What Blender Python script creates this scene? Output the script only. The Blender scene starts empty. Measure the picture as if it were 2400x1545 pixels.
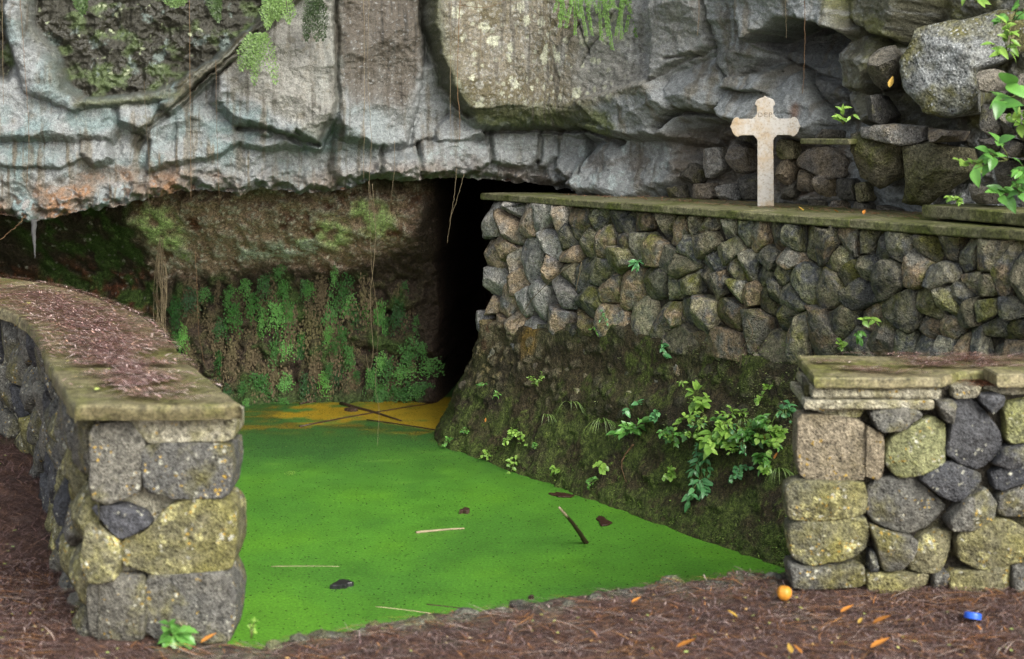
import bpy, bmesh, math, random
import numpy as np
from mathutils import Vector, Matrix, Euler

# ------------------------------------------------------------------ scene
scene = bpy.context.scene
COL = scene.collection
R = math.radians
F, HZ, CAMZ = 3333.0, 300.0, 1.65          # focal length and horizon row of the photograph (2400 px wide)

cam_d = bpy.data.cameras.new('camera'); cam = bpy.data.objects.new('camera', cam_d); COL.objects.link(cam)
cam.location = (0, 0, CAMZ); cam.rotation_euler = (R(90), 0, 0)
cam_d.sensor_width = 36.0; cam_d.lens = F / 2400 * 36
cam_d.shift_y = -(772.5 - HZ) / 2400
cam_d.clip_start = 0.05; cam_d.clip_end = 200
cam_d.dof.use_dof = True; cam_d.dof.focus_distance = 8.3; cam_d.dof.aperture_fstop = 2.8
scene.camera = cam

SUN_EL, SUN_AZ = 35, 146                   # azimuth: clockwise from +Y (the view direction)
world = bpy.data.worlds.new('World'); scene.world = world; world.use_nodes = True
wn = world.node_tree; wn.nodes.clear()
wo = wn.nodes.new('ShaderNodeOutputWorld'); wb = wn.nodes.new('ShaderNodeBackground')
sky = wn.nodes.new('ShaderNodeTexSky'); sky.sky_type = 'NISHITA'; sky.sun_disc = False
sky.sun_elevation = R(SUN_EL); sky.sun_rotation = R(SUN_AZ)
sky.air_density = 1.0; sky.dust_density = 4.0; sky.ozone_density = 1.0
hs = wn.nodes.new('ShaderNodeHueSaturation'); hs.inputs['Saturation'].default_value = 0.35
wn.links.new(sky.outputs[0], hs.inputs['Color']); wn.links.new(hs.outputs[0], wb.inputs['Color'])
wb.inputs['Strength'].default_value = 0.14
wn.links.new(wb.outputs[0], wo.inputs[0])
sun_d = bpy.data.lights.new('sun', 'SUN'); sun = bpy.data.objects.new('sun', sun_d); COL.objects.link(sun)
sun_d.energy = 1.5; sun_d.angle = R(36); sun_d.color = (1.0, 0.96, 0.9)
az = R(SUN_AZ); el = R(SUN_EL)
sdir = Vector((math.sin(az) * math.cos(el), math.cos(az) * math.cos(el), math.sin(el)))
sun.rotation_euler = (-sdir).to_track_quat('-Z', 'Y').to_euler(); sun.location = sdir * 20

scene.view_settings.view_transform = 'Standard'; scene.view_settings.look = 'None'
scene.view_settings.gamma = 1.0; scene.view_settings.use_curve_mapping = False
scene.view_settings.exposure = 1.15
scene.render.engine = 'CYCLES'
scene.cycles.use_denoising = True; scene.cycles.denoiser = 'OPENIMAGEDENOISE'; scene.cycles.denoising_prefilter = 'NONE'
scene.cycles.max_bounces = 5; scene.cycles.diffuse_bounces = 3; scene.cycles.glossy_bounces = 2

rng = np.random.default_rng(7); rnd = random.Random(11)

# ------------------------------------------------------------------ maths
def P(px, py, Y):
    return Vector(((px - 1200) / F * Y, Y, CAMZ - (py - HZ) / F * Y))

_perm = np.random.default_rng(3).permutation(256).astype(np.int64); _perm = np.concatenate([_perm] * 3)
_g = np.random.default_rng(4).normal(size=(256, 3)); _g /= np.linalg.norm(_g, axis=1)[:, None]
def pn(x, y, z=0.0):
    x, y, z = np.broadcast_arrays(np.asarray(x, float), np.asarray(y, float), np.asarray(z, float))
    xi = np.floor(x).astype(np.int64); yi = np.floor(y).astype(np.int64); zi = np.floor(z).astype(np.int64)
    xf, yf, zf = x - xi, y - yi, z - zi
    u = xf**3 * (xf * (xf * 6 - 15) + 10); v = yf**3 * (yf * (yf * 6 - 15) + 10); w = zf**3 * (zf * (zf * 6 - 15) + 10)
    xi &= 255; yi &= 255; zi &= 255
    def gr(a, b, c):
        h = _perm[_perm[_perm[xi + a] + yi + b] + zi + c]
        g = _g[h]
        return g[..., 0] * (xf - a) + g[..., 1] * (yf - b) + g[..., 2] * (zf - c)
    L = lambda t, a, b: a + t * (b - a)
    return 1.5 * L(w, L(v, L(u, gr(0,0,0), gr(1,0,0)), L(u, gr(0,1,0), gr(1,1,0))),
                   L(v, L(u, gr(0,0,1), gr(1,0,1)), L(u, gr(0,1,1), gr(1,1,1))))
def fbm(x, y, z=0.0, o=4, gain=0.5):
    s = 0; a = 1.0; t = 0
    for i in range(o):
        s = s + a * pn(x * 2**i + 17.3 * i, y * 2**i + 5.1 * i, z * 2**i); t += a; a *= gain
    return s / t
def ridged(x, y, z=0.0, o=4):
    s = 0; a = 1.0; t = 0
    for i in range(o):
        s = s + a * (1 - 2 * np.abs(pn(x * 2**i + 9.7 * i, y * 2**i + 3.3 * i, z * 2**i))); t += a; a *= 0.5
    return s / t
def sstep(a, b, x):
    t = np.clip((x - a) / (b - a), 0, 1); return t * t * (3 - 2 * t)
def worley(x, y, seed=0):
    """nearest feature distance and a random id per cell"""
    xi = np.floor(x).astype(np.int64); yi = np.floor(y).astype(np.int64)
    best = np.full(x.shape, 9.0); idv = np.zeros(x.shape)
    for a in (-1, 0, 1):
        for b in (-1, 0, 1):
            h = _perm[_perm[(xi + a + seed) & 255] + ((yi + b) & 255)]
            h2 = _perm[h + 31]; h3 = _perm[h + 77]
            d = np.hypot(xi + a + h / 255. - x, yi + b + h2 / 255. - y)
            m = d < best; best = np.where(m, d, best); idv = np.where(m, h3 / 255., idv)
    return best, idv
def facet(x, y, seed=0):
    """broken planes: scooped facets that meet in sharp ridges"""
    xi = np.floor(x).astype(np.int64); yi = np.floor(y).astype(np.int64)
    best = np.full(x.shape, -9.0)
    for a in (-1, 0, 1):
        for b in (-1, 0, 1):
            h = _perm[_perm[(xi + a + seed) & 255] + ((yi + b) & 255)]
            h2, h3, h4, h5 = (_perm[h + k] / 255. for k in (31, 77, 111, 151))
            dx, dy = x - (xi + a + h / 255.), y - (yi + b + h2)
            best = np.maximum(best, (h3 - .5) * .45 + (h4 - .5) * 1.3 * dx + (h5 - .5) * 1.3 * dy - .9 * (dx * dx + dy * dy))
    return -best - .1
def sd_poly(px, py, poly):
    """signed distance, negative inside"""
    poly = np.asarray(poly, float); n = len(poly)
    d = np.full(px.shape, 1e18); ins = np.zeros(px.shape, bool)
    for i in range(n):
        a = poly[i]; b = poly[(i + 1) % n]; e = b - a
        wx, wy = px - a[0], py - a[1]
        t = np.clip((wx * e[0] + wy * e[1]) / (e @ e + 1e-9), 0, 1)
        d = np.minimum(d, (wx - e[0] * t)**2 + (wy - e[1] * t)**2)
        if abs(e[1]) > 1e-9:
            c = ((a[1] > py) != (b[1] > py)) & (px < e[0] * (py - a[1]) / e[1] + a[0])
            ins ^= c
    d = np.sqrt(d); return np.where(ins, -d, d)
def d_line(px, py, pts):
    pts = np.asarray(pts, float); d = np.full(px.shape, 1e18)
    for a, b in zip(pts[:-1], pts[1:]):
        e = b - a; wx, wy = px - a[0], py - a[1]
        t = np.clip((wx * e[0] + wy * e[1]) / (e @ e + 1e-9), 0, 1)
        d = np.minimum(d, (wx - e[0] * t)**2 + (wy - e[1] * t)**2)
    return np.sqrt(d)
def mixc(c, col, m):
    return c + (np.asarray(col, float) - c) * np.clip(m, 0, 1)[..., None]
def interp(x, pts):
    a = np.asarray(pts, float); return np.interp(x, a[:, 0], a[:, 1])

# ------------------------------------------------------------------ objects
def tag(o, label=None, cat=None, group=None, kind=None):
    if label: o['label'] = label
    if cat: o['category'] = cat
    if group: o['group'] = group
    if kind: o['kind'] = kind
    return o
def mesh_data(name, verts, faces, mat=None, smooth=True, col=None):
    me = bpy.data.meshes.new(name)
    verts = np.asarray(verts, dtype=np.float32)
    if isinstance(faces, np.ndarray):
        k = faces.shape[1]; nf = len(faces)
        me.vertices.add(len(verts)); me.vertices.foreach_set('co', verts.ravel())
        me.loops.add(nf * k); me.loops.foreach_set('vertex_index', faces.astype(np.int32).ravel())
        me.polygons.add(nf); me.polygons.foreach_set('loop_start', np.arange(0, nf * k, k, dtype=np.int32))
        me.polygons.foreach_set('loop_total', np.full(nf, k, np.int32))
        me.update(calc_edges=True); me.validate()
    else:
        me.from_pydata(verts.tolist(), [], faces)
    me.polygons.foreach_set('use_smooth', np.full(len(me.polygons), smooth))
    if col is not None:
        at = me.color_attributes.new('Col', 'FLOAT_COLOR', 'POINT')
        c = np.ones((len(verts), 4), np.float32); c[:, :col.shape[1]] = col
        at.data.foreach_set('color', c.ravel())
    if mat: me.materials.append(mat)
    return me
def link(name, me, parent=None, loc=(0, 0, 0)):
    o = bpy.data.objects.new(name, me); COL.objects.link(o); o.location = loc
    if parent: o.parent = parent
    return o
def empty(name, loc, label, cat, group=None):
    o = bpy.data.objects.new(name, None); COL.objects.link(o); o.location = loc
    o.empty_display_size = 0.1
    return tag(o, label, cat, group, 'thing')
def grid_faces(nr, nc):
    i = np.arange(nr * nc).reshape(nr, nc)
    return np.stack([i[:-1, :-1].ravel(), i[1:, :-1].ravel(), i[1:, 1:].ravel(), i[:-1, 1:].ravel()], 1)

# ------------------------------------------------------------------ materials
def new_mat(name):
    m = bpy.data.materials.new(name); m.use_nodes = True
    nt = m.node_tree; nt.nodes.clear()
    out = nt.nodes.new('ShaderNodeOutputMaterial'); b = nt.nodes.new('ShaderNodeBsdfPrincipled')
    nt.links.new(b.outputs[0], out.inputs[0])
    return m, nt, b
def N(nt, t, **kw):
    n = nt.nodes.new(t)
    for k, v in kw.items():
        if k in n.inputs: n.inputs[k].default_value = v
        else: setattr(n, k, v)
    return n
def noise_n(nt, vec, scale, detail=6, rough=0.6, dist=0.0):
    n = N(nt, 'ShaderNodeTexNoise', Scale=scale, Detail=detail, Roughness=rough, Distortion=dist)
    nt.links.new(vec, n.inputs['Vector']); return n.outputs['Fac']
def maprange(nt, v, a, b, c=0.0, d=1.0):
    n = N(nt, 'ShaderNodeMapRange'); n.inputs[1].default_value = a; n.inputs[2].default_value = b
    n.inputs[3].default_value = c; n.inputs[4].default_value = d
    nt.links.new(v, n.inputs[0]); return n.outputs[0]
def mixn(nt, fac, a, b, mode='MIX'):
    n = N(nt, 'ShaderNodeMix', data_type='RGBA', blend_type=mode)
    for s, v in ((n.inputs[0], fac), (n.inputs[6], a), (n.inputs[7], b)):
        if hasattr(v, 'is_linked') or hasattr(v, 'links'): nt.links.new(v, s)
        elif isinstance(v, (int, float)): s.default_value = v
        else: s.default_value = (*v, 1.0)
    return n.outputs[2]
def bump(nt, b, hs_, strength=0.6, dist=0.01):
    """hs_: list of (socket, weight)"""
    cur = None
    for s, w in hs_:
        m = N(nt, 'ShaderNodeMath', operation='MULTIPLY'); nt.links.new(s, m.inputs[0]); m.inputs[1].default_value = w
        if cur is None: cur = m.outputs[0]
        else:
            a = N(nt, 'ShaderNodeMath', operation='ADD'); nt.links.new(cur, a.inputs[0]); nt.links.new(m.outputs[0], a.inputs[1]); cur = a.outputs[0]
    bp = N(nt, 'ShaderNodeBump', Strength=strength, Distance=dist)
    nt.links.new(cur, bp.inputs['Height']); nt.links.new(bp.outputs[0], b.inputs['Normal'])
def vc_mat(name, rough=0.8, bs=0.7, bd=0.015, scales=(14, 60, 180), grain=0.45, spec=0.3, wet=True, bw=(1.0, .5, .22)):
    """colour from the surface's own albedo attribute, fine grain from noise; alpha = wetness"""
    m, nt, b = new_mat(name)
    at = N(nt, 'ShaderNodeVertexColor', layer_name='Col')
    tc = N(nt, 'ShaderNodeTexCoord').outputs['Object']
    n1 = noise_n(nt, tc, scales[0], 5, 0.65); n2 = noise_n(nt, tc, scales[1], 3, 0.7); n3 = noise_n(nt, tc, scales[2], 2, 0.7)
    g = maprange(nt, n2, 0.25, 0.75, 1 - grain, 1 + grain)
    g3 = maprange(nt, n3, 0.3, 0.7, 1 - grain * 0.8, 1 + grain * 0.8)
    mm = N(nt, 'ShaderNodeMath', operation='MULTIPLY'); nt.links.new(g, mm.inputs[0]); nt.links.new(g3, mm.inputs[1])
    vm = N(nt, 'ShaderNodeVectorMath', operation='SCALE'); nt.links.new(at.outputs[0], vm.inputs[0]); nt.links.new(mm.outputs[0], vm.inputs['Scale'])
    nt.links.new(vm.outputs[0], b.inputs['Base Color'])
    r = maprange(nt, at.outputs['Alpha'], 0, 1, 0.28, rough)
    nt.links.new(r if wet else maprange(nt, n1, 0.3, 0.7, rough - .1, rough + .1), b.inputs['Roughness'])
    b.inputs['Specular IOR Level'].default_value = spec
    bump(nt, b, [(n1, bw[0]), (n2, bw[1]), (n3, bw[2])], bs, bd)
    return m
def stone_mat(name, cols, mossc=(0.09, 0.10, 0.025), moss=(0.5, 0.68), lichen=None, rough=0.85, var=(0.55, 1.45), bs=1.0, bd=0.02, scale=9, pits=True, spec=0.3):
    m, nt, b = new_mat(name)
    tc = N(nt, 'ShaderNodeTexCoord').outputs['Object']
    oi = N(nt, 'ShaderNodeObjectInfo')
    off = N(nt, 'ShaderNodeVectorMath', operation='SCALE'); off.inputs[0].default_value = (37., 91., 53.)
    nt.links.new(oi.outputs['Random'], off.inputs['Scale'])
    ad = N(nt, 'ShaderNodeVectorMath', operation='ADD'); nt.links.new(tc, ad.inputs[0]); nt.links.new(off.outputs[0], ad.inputs[1])
    v = ad.outputs[0]
    n1 = noise_n(nt, v, scale, 3, 0.6); n2 = noise_n(nt, v, scale * 5, 3, 0.7); n3 = noise_n(nt, v, scale * 18, 2, 0.7)
    cr = N(nt, 'ShaderNodeValToRGB'); el_ = cr.color_ramp.elements
    while len(el_) < len(cols): el_.new(0.5)
    for i, c in enumerate(cols):
        el_[i].position = i / max(1, len(cols) - 1); el_[i].color = (*c, 1)
    a = N(nt, 'ShaderNodeMath', operation='ADD'); nt.links.new(maprange(nt, n1, 0.2, 0.8, -0.3, 0.3), a.inputs[0])
    nt.links.new(oi.outputs['Random'], a.inputs[1]); nt.links.new(a.outputs[0], cr.inputs[0])
    rr = N(nt, 'ShaderNodeMath', operation='FRACT'); r0 = N(nt, 'ShaderNodeMath', operation='MULTIPLY'); r0.inputs[1].default_value = 7.31
    nt.links.new(oi.outputs['Random'], r0.inputs[0]); nt.links.new(r0.outputs[0], rr.inputs[0])
    br = maprange(nt, rr.outputs[0], 0, 1, *var)
    g = maprange(nt, n2, 0.28, 0.72, 0.35, 1.75); g3 = maprange(nt, n3, 0.3, 0.7, 0.5, 1.6)
    m1 = N(nt, 'ShaderNodeMath', operation='MULTIPLY'); nt.links.new(g, m1.inputs[0]); nt.links.new(g3, m1.inputs[1])
    m2 = N(nt, 'ShaderNodeMath', operation='MULTIPLY'); nt.links.new(m1.outputs[0], m2.inputs[0]); nt.links.new(br, m2.inputs[1])
    base = mixn(nt, maprange(nt, noise_n(nt, v, scale * 0.6, 4, 0.65), *moss), cr.outputs[0], mossc)
    if lichen:
        for (lc, ls, thr, nm) in lichen:
            vo = N(nt, 'ShaderNodeTexVoronoi', Scale=ls); 
            wv = N(nt, 'ShaderNodeVectorMath', operation='ADD'); nt.links.new(v, wv.inputs[0])
            nn = N(nt, 'ShaderNodeTexNoise', Scale=ls * 1.2, Detail=3.0); nt.links.new(v, nn.inputs['Vector'])
            sc_ = N(nt, 'ShaderNodeVectorMath', operation='SCALE'); nt.links.new(nn.outputs['Color'], sc_.inputs[0]); sc_.inputs['Scale'].default_value = 0.9 / ls
            nt.links.new(sc_.outputs[0], wv.inputs[1]); nt.links.new(wv.outputs[0], vo.inputs['Vector'])
            lm = maprange(nt, vo.outputs['Distance'], thr, thr * 0.75, 0, 1)
            lm2 = maprange(nt, noise_n(nt, v, scale * 1.5, 3), nm, nm + 0.06)
            mu = N(nt, 'ShaderNodeMath', operation='MULTIPLY'); nt.links.new(lm, mu.inputs[0]); nt.links.new(lm2, mu.inputs[1])
            base = mixn(nt, mu.outputs[0], base, lc)
    vm = N(nt, 'ShaderNodeVectorMath', operation='SCALE'); nt.links.new(base, vm.inputs[0]); nt.links.new(m2.outputs[0], vm.inputs['Scale'])
    nt.links.new(vm.outputs[0], b.inputs['Base Color'])
    b.inputs['Roughness'].default_value = rough; b.inputs['Specular IOR Level'].default_value = spec
    hl = [(n1, 0.7), (n2, 0.8), (n3, 0.4)]
    if pits:
        vo = N(nt, 'ShaderNodeTexVoronoi', Scale=scale * 9); nt.links.new(v, vo.inputs['Vector'])
        hl.append((maprange(nt, vo.outputs['Distance'], 0.0, 0.45, 0, 1), 0.35))
    bump(nt, b, hl, bs, bd)
    return m
def plain_mat(name, c, rough=0.7, var=0.25, scale=25, spec=0.3, trans=0.0, bs=0.0, hue=None):
    m, nt, b = new_mat(name)
    tc = N(nt, 'ShaderNodeTexCoord').outputs['Object']; oi = N(nt, 'ShaderNodeObjectInfo')
    n1 = noise_n(nt, tc, scale, 4)
    k = N(nt, 'ShaderNodeMath', operation='MULTIPLY'); nt.links.new(maprange(nt, n1, 0.25, 0.75, 1 - var, 1 + var), k.inputs[0])
    nt.links.new(maprange(nt, oi.outputs['Random'], 0, 1, 1 - var, 1 + var), k.inputs[1])
    src = mixn(nt, oi.outputs['Random'], c, hue) if hue else None
    vm = N(nt, 'ShaderNodeVectorMath', operation='SCALE')
    if src: nt.links.new(src, vm.inputs[0])
    else: vm.inputs[0].default_value = c
    nt.links.new(k.outputs[0], vm.inputs['Scale']); nt.links.new(vm.outputs[0], b.inputs['Base Color'])
    b.inputs['Roughness'].default_value = rough; b.inputs['Specular IOR Level'].default_value = spec
    if bs: bump(nt, b, [(n1, 1.0)], bs, 0.004)
    if trans:
        t = N(nt, 'ShaderNodeBsdfTranslucent'); nt.links.new(vm.outputs[0], t.inputs['Color'])
        mx = N(nt, 'ShaderNodeMixShader'); mx.inputs[0].default_value = trans
        out = [n for n in nt.nodes if n.type == 'OUTPUT_MATERIAL'][0]
        nt.links.new(b.outputs[0], mx.inputs[1]); nt.links.new(t.outputs[0], mx.inputs[2]); nt.links.new(mx.outputs[0], out.inputs[0])
    return m
M = {}
M['cliff'] = vc_mat('cliff_rock', 0.68, 0.9, 0.024, (9, 45, 130), 0.42, 0.45, bw=(.45, .42, .2))
M['cave'] = vc_mat('cave_rock', 0.8, 1.0, 0.04, (10, 45, 120), 0.75, 0.3)
M['bank'] = vc_mat('mossy_earth', 0.85, 1.0, 0.04, (14, 55, 140), 0.85, 0.3)
M['ground'] = vc_mat('needle_soil', 0.8, 0.9, 0.02, (18, 80, 260), 0.5, 0.3)
M['wall_stone'] = stone_mat('dark_lava_stone', [(0.105, 0.108, 0.1), (0.2, 0.19, 0.135), (0.06, 0.064, 0.066), (0.14, 0.14, 0.09), (0.24, 0.215, 0.14), (0.08, 0.082, 0.076), (0.2, 0.15, 0.09), (0.14, 0.135, 0.11)],
                            mossc=(0.115, 0.115, 0.03), moss=(0.50, 0.68), var=(0.6, 1.5), bs=1.0, bd=.02)
M['pale_stone'] = stone_mat('pale_lava_stone', [(0.18, 0.18, 0.17), (0.24, 0.23, 0.2), (0.14, 0.14, 0.14), (0.25, 0.19, 0.12), (0.21, 0.195, 0.165)],
                            mossc=(0.16, 0.14, 0.07), moss=(0.58, 0.75), var=(0.75, 1.35), bs=1.0, bd=.018)
YL = ((0.3, 0.2, 0.04), 55, 0.32, 0.55); WL = ((0.3, 0.3, 0.24), 42, 0.32, 0.52); GL = ((0.3, 0.285, 0.13), 16, 0.5, 0.5)
M['pier_olive'] = stone_mat('olive_pier_stone', [(0.105, 0.10, 0.055), (0.14, 0.13, 0.075), (0.09, 0.09, 0.062)], (0.15, 0.14, 0.045), (0.45, 0.68), [GL, WL, YL], var=(0.85, 1.3))
M['pier_grey'] = stone_mat('grey_pier_stone', [(0.085, 0.085, 0.078), (0.115, 0.11, 0.09), (0.09, 0.09, 0.08)], (0.12, 0.112, 0.042), (0.5, 0.68), [WL, YL], var=(0.85, 1.25))
M['pier_dark'] = stone_mat('dark_pier_stone', [(0.045, 0.048, 0.054), (0.062, 0.063, 0.064), (0.05, 0.052, 0.058)], (0.12, 0.115, 0.06), (0.6, 0.75), [WL], var=(0.8, 1.3))
M['pier_tan'] = stone_mat('tan_pier_stone', [(0.18, 0.155, 0.105), (0.21, 0.18, 0.125), (0.16, 0.135, 0.09)], (0.12, 0.1, 0.055), (0.5, 0.7), [YL], var=(0.9, 1.2))
M['mortar'] = stone_mat('lime_mortar', [(0.24, 0.225, 0.165), (0.3, 0.285, 0.22), (0.17, 0.155, 0.09)], (0.15, 0.14, 0.05), (0.48, 0.66), [YL], var=(0.9, 1.1))
M['dark_joint'] = stone_mat('dark_earth_joint', [(0.035, 0.03, 0.022), (0.06, 0.05, 0.035)], (0.06, 0.06, 0.02), (0.5, 0.7), None, var=(0.9, 1.1))
M['coping'] = stone_mat('mossy_coping', [(0.13, 0.115, 0.06), (0.17, 0.15, 0.085), (0.11, 0.10, 0.05)], (0.10, 0.10, 0.03), (0.45, 0.62), None, var=(0.9, 1.15), rough=0.6, scale=7, pits=False, bs=0.5, bd=0.006)
M['bank_stone'] = stone_mat('tan_bank_stone', [(0.12, 0.105, 0.07), (0.17, 0.145, 0.09), (0.09, 0.08, 0.06), (0.19, 0.15, 0.07)], (0.08, 0.07, 0.03), (0.5, 0.7), None, var=(.6, 1.3))
M['ledge'] = stone_mat('mossy_concrete', [(0.10, 0.095, 0.05), (0.15, 0.14, 0.08), (0.085, 0.085, 0.05)], (0.075, 0.085, 0.022), (0.4, 0.6), None, var=(0.85, 1.2), rough=0.55, scale=6, pits=False, bs=0.5, bd=0.006)

# ------------------------------------------------------------------ cliff (overhanging lava rock above the pool)
_plan = np.array([(-7, 7.8), (-4, 8.7), (-2, 9.05), (-.5, 9.35), (.15, 9.45), (.5, 9.35), (.96, 8.95), (1.5, 8.25), (2.36, 7.0), (3.15, 5.8), (4.2, 4.4)])
_pk = 1200 + F * _plan[:, 0] / _plan[:, 1]
_fx = np.arange(-1700, 4200, 4.0); _fy = np.interp(_fx, _pk, _plan[:, 1])
_ker = np.ones(41) / 41; _fy = np.convolve(np.pad(_fy, 20, 'edge'), _ker, 'valid')
def cliffY(px): return np.interp(px, _fx, _fy)
def cliffN(px):
    x0, x1 = px - 20, px + 20
    ya, yb = cliffY(x0), cliffY(x1); xa, xb = (x0 - 1200) / F * ya, (x1 - 1200) / F * yb
    dx, dy = xb - xa, yb - ya; l = np.hypot(dx, dy); return dy / l, -dx / l

LIP = [(-900, 540), (-100, 515), (0, 506), (60, 524), (110, 515), (200, 490), (270, 486), (350, 465), (420, 448), (500, 446), (560, 458), (620, 440),
       (700, 455), (760, 452), (830, 440), (880, 418), (950, 424), (1000, 416), (1060, 416), (1140, 420), (1200, 425), (1260, 432), (1300, 438),
       (1365, 446), (1400, 480), (1500, 560), (3200, 640)]
PLATES = [  # polygon, protrusion (m), tilt per 100 px in x and y, edge rounding px
 ([(-900,170),(45,183),(62,215),(110,228),(180,262),(188,312),(178,322),(105,317),(-900,345)], .10, 0, .05, 14),
 ([(5,20),(40,30),(70,110),(120,150),(150,215),(200,240),(180,262),(110,228),(62,215),(45,150),(20,80)], .15, 0, .02, 16),
 ([(-900,345),(0,335),(80,332),(180,325),(185,372),(140,392),(80,388),(-900,395)], .03, 0, .06, 8),
 ([(185,258),(262,250),(265,300),(255,322),(185,315)], .08, -.04, .06, 10),
 ([(183,320),(250,330),(256,368),(218,386),(188,357)], .06, .05, .10, 8),
 ([(282,238),(385,226),(365,262),(340,303),(308,292),(285,280)], .08, -.03, .04, 8),
 ([(310,300),(345,300),(370,255),(410,262),(405,320),(410,375),(345,400),(350,330)], .04, .03, .03, 8),
 ([(700,-60),(770,-60),(600,90),(560,130),(500,180),(440,225),(400,262),(380,245),(430,200),(520,135),(600,65)], .2, 0, -.02, 10),
 ([(190,235),(340,222),(420,190),(500,150),(490,185),(420,235),(330,240),(200,255)], .15, 0, -.1, 8),
 ([(410,268),(520,245),(560,297),(625,302),(705,345),(620,345),(560,335),(505,362),(412,380)], .05, .01, .05, 10),
 ([(515,170),(600,90),(680,10),(780,-80),(785,240),(742,340),(690,315),(622,303),(550,275),(508,238)], .17, .02, .03, 12),
 ([(508,238),(570,225),(625,240),(622,300),(550,275)], .21, .05, .08, 6),
 ([(785,-400),(990,-400),(988,60),(985,180),(975,250),(945,337),(900,342),(850,330),(800,318),(785,240)], .12, -.01, .03, 10),
 ([(985,160),(1010,140),(1040,210),(1055,250),(1020,320),(960,340),(975,250)], .05, -.04, .03, 8),
 ([(1015,300),(1060,265),(1120,285),(1130,315),(1080,330),(1020,330)], .10, 0, .06, 6),
 ([(1003,-400),(1600,-400),(1640,150),(1605,200),(1500,232),(1420,256),(1250,250),(1090,258),(1060,225),(1030,150),(1010,60)], .27, -.01, .02, 6),
 ([(1085,258),(1250,250),(1420,256),(1500,235),(1520,300),(1480,325),(1330,300),(1200,306),(1110,292)], .24, 0, -.22, 6),
 ([(1410,240),(1610,195),(1650,260),(1620,310),(1520,315),(1460,280)], .32, 0, -.08, 8),
 ([(1340,300),(1460,290),(1520,310),(1480,328),(1400,312)], .26, 0, -.1, 4),
 ([(1150,315),(1270,306),(1265,370),(1230,390),(1150,375)], .07, .02, .08, 12),
 ([(1275,308),(1300,306),(1310,365),(1270,385)], .05, .02, .08, 8),
 ([(1305,306),(1385,310),(1388,390),(1350,415),(1310,390)], .10, .03, .08, 12),
 ([(785,325),(892,345),(886,395),(800,420),(785,400)], .07, 0, .06, 8),
 ([(888,372),(968,372),(978,422),(920,415),(868,402)], .16, .08, .12, 5),
 ([(893,345),(980,338),(970,372),(890,370)], .02, .05, .12, 5),
 ([(982,335),(1080,328),(1150,345),(1148,378),(1110,400),(1060,412),(985,408)], .10, -.02, .06, 10),
 ([(1368,420),(1385,385),(1430,345),(1520,312),(1605,310),(1640,400),(1600,430),(1500,458),(1390,442)], .18, -.04, .06, 18),
 ([(1600,-400),(1722,-400),(1726,110),(1690,132),(1640,165),(1605,195)], .30, -.02, .02, 10),
 ([(1640,165),(1690,135),(1728,120),(1757,183),(1742,240),(1702,268),(1650,262),(1630,210)], .23, -.05, .06, 10),
 ([(1727,-400),(1790,-400),(1800,40),(1825,60),(1822,140),(1792,178),(1752,182),(1729,130)], .22, -.06, .0, 8),
 ([(1757,182),(1845,165),(1843,216),(1752,212)], .25, 0, .05, 5),
 ([(1750,216),(1843,216),(1882,162),(1920,215),(1968,272),(1935,300),(1900,312),(1820,290),(1735,268)], .18, -.03, .09, 8),
 ([(1800,-400),(2010,-400),(2040,72),(1960,46),(1900,52),(1830,100),(1815,50)], .36, 0, .03, 10),
 ([(1890,170),(2000,210),(1990,270),(1970,275),(1920,215)], .06, .03, .05, 6),
 ([(2040,70),(2080,95),(2110,120),(2095,170),(2070,210),(2010,200),(2008,130)], .16, .04, .05, 10),
 ([(2010,205),(2070,215),(2090,270),(2060,290),(2020,250)], .13, 0, .08, 8),
 ([(2010,-400),(2400,-400),(2180,20),(2130,85),(2095,80),(2050,40)], .26, .02, .02, 14),
]
CRACKS = [  # polyline, width px, depth m
 ([(985,-40),(990,60),(1020,150),(1035,200),(1060,240),(1092,272)], 7, .13), ([(690,310),(745,342)], 5, .08), ([(784,0),(786,240),(745,335)], 6, .06), ([(1140,308),(1260,304),(1400,306),(1490,330)], 7, .14),
 ([(1726,-40),(1727,120),(1757,185)], 4, .07), ([(1603,195),(1640,165),(1692,132)], 4, .05), ([(1752,213),(1843,218)], 3, .06),
 ([(1880,160),(1925,220),(1970,275)], 6, .12), ([(1600,300),(1650,262),(1705,268),(1740,272)], 7, .14), ([(405,262),(345,300),(320,350)], 6, .05),
 ([(560,300),(625,304),(745,342)], 6, .09), ([(1365,110),(1400,60),(1430,130)], 3, .03), ([(1150,300),(1152,380)], 4, .05), ([(1268,308),(1262,380)], 4, .05),
 ([(1385,300),(1388,400)], 5, .07), ([(890,345),(887,400)], 4, .05), ([(975,335),(980,415)], 4, .06), ([(1850,140),(1845,210)], 4, .05),
 ([(2100,90),(2085,180),(2075,220)], 6, .1), ([(500,170),(400,258)], 4, .07), ([(540,150),(430,245)], 3, .05), ([(600,80),(450,215)], 3, .05),
 ([(1790,175),(1850,168)], 4, .05), ([(1640,140),(1700,134),(1726,112)], 3, .04), ([(1560,-40),(1430,120),(1410,160)], 2.5, .02),
]
HOLLOW = [(55,-200),(720,-200),(600,60),(500,140),(420,190),(340,222),(200,235),(150,200),(130,130),(70,60)]
LEFTPIT = [(-900,-200),(10,-200),(18,60),(35,150),(20,190),(-900,200)]
SCOOP = [(1825,105),(1900,52),(1960,47),(2038,76),(2005,140),(2000,210),(1900,165),(1842,142)]

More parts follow.
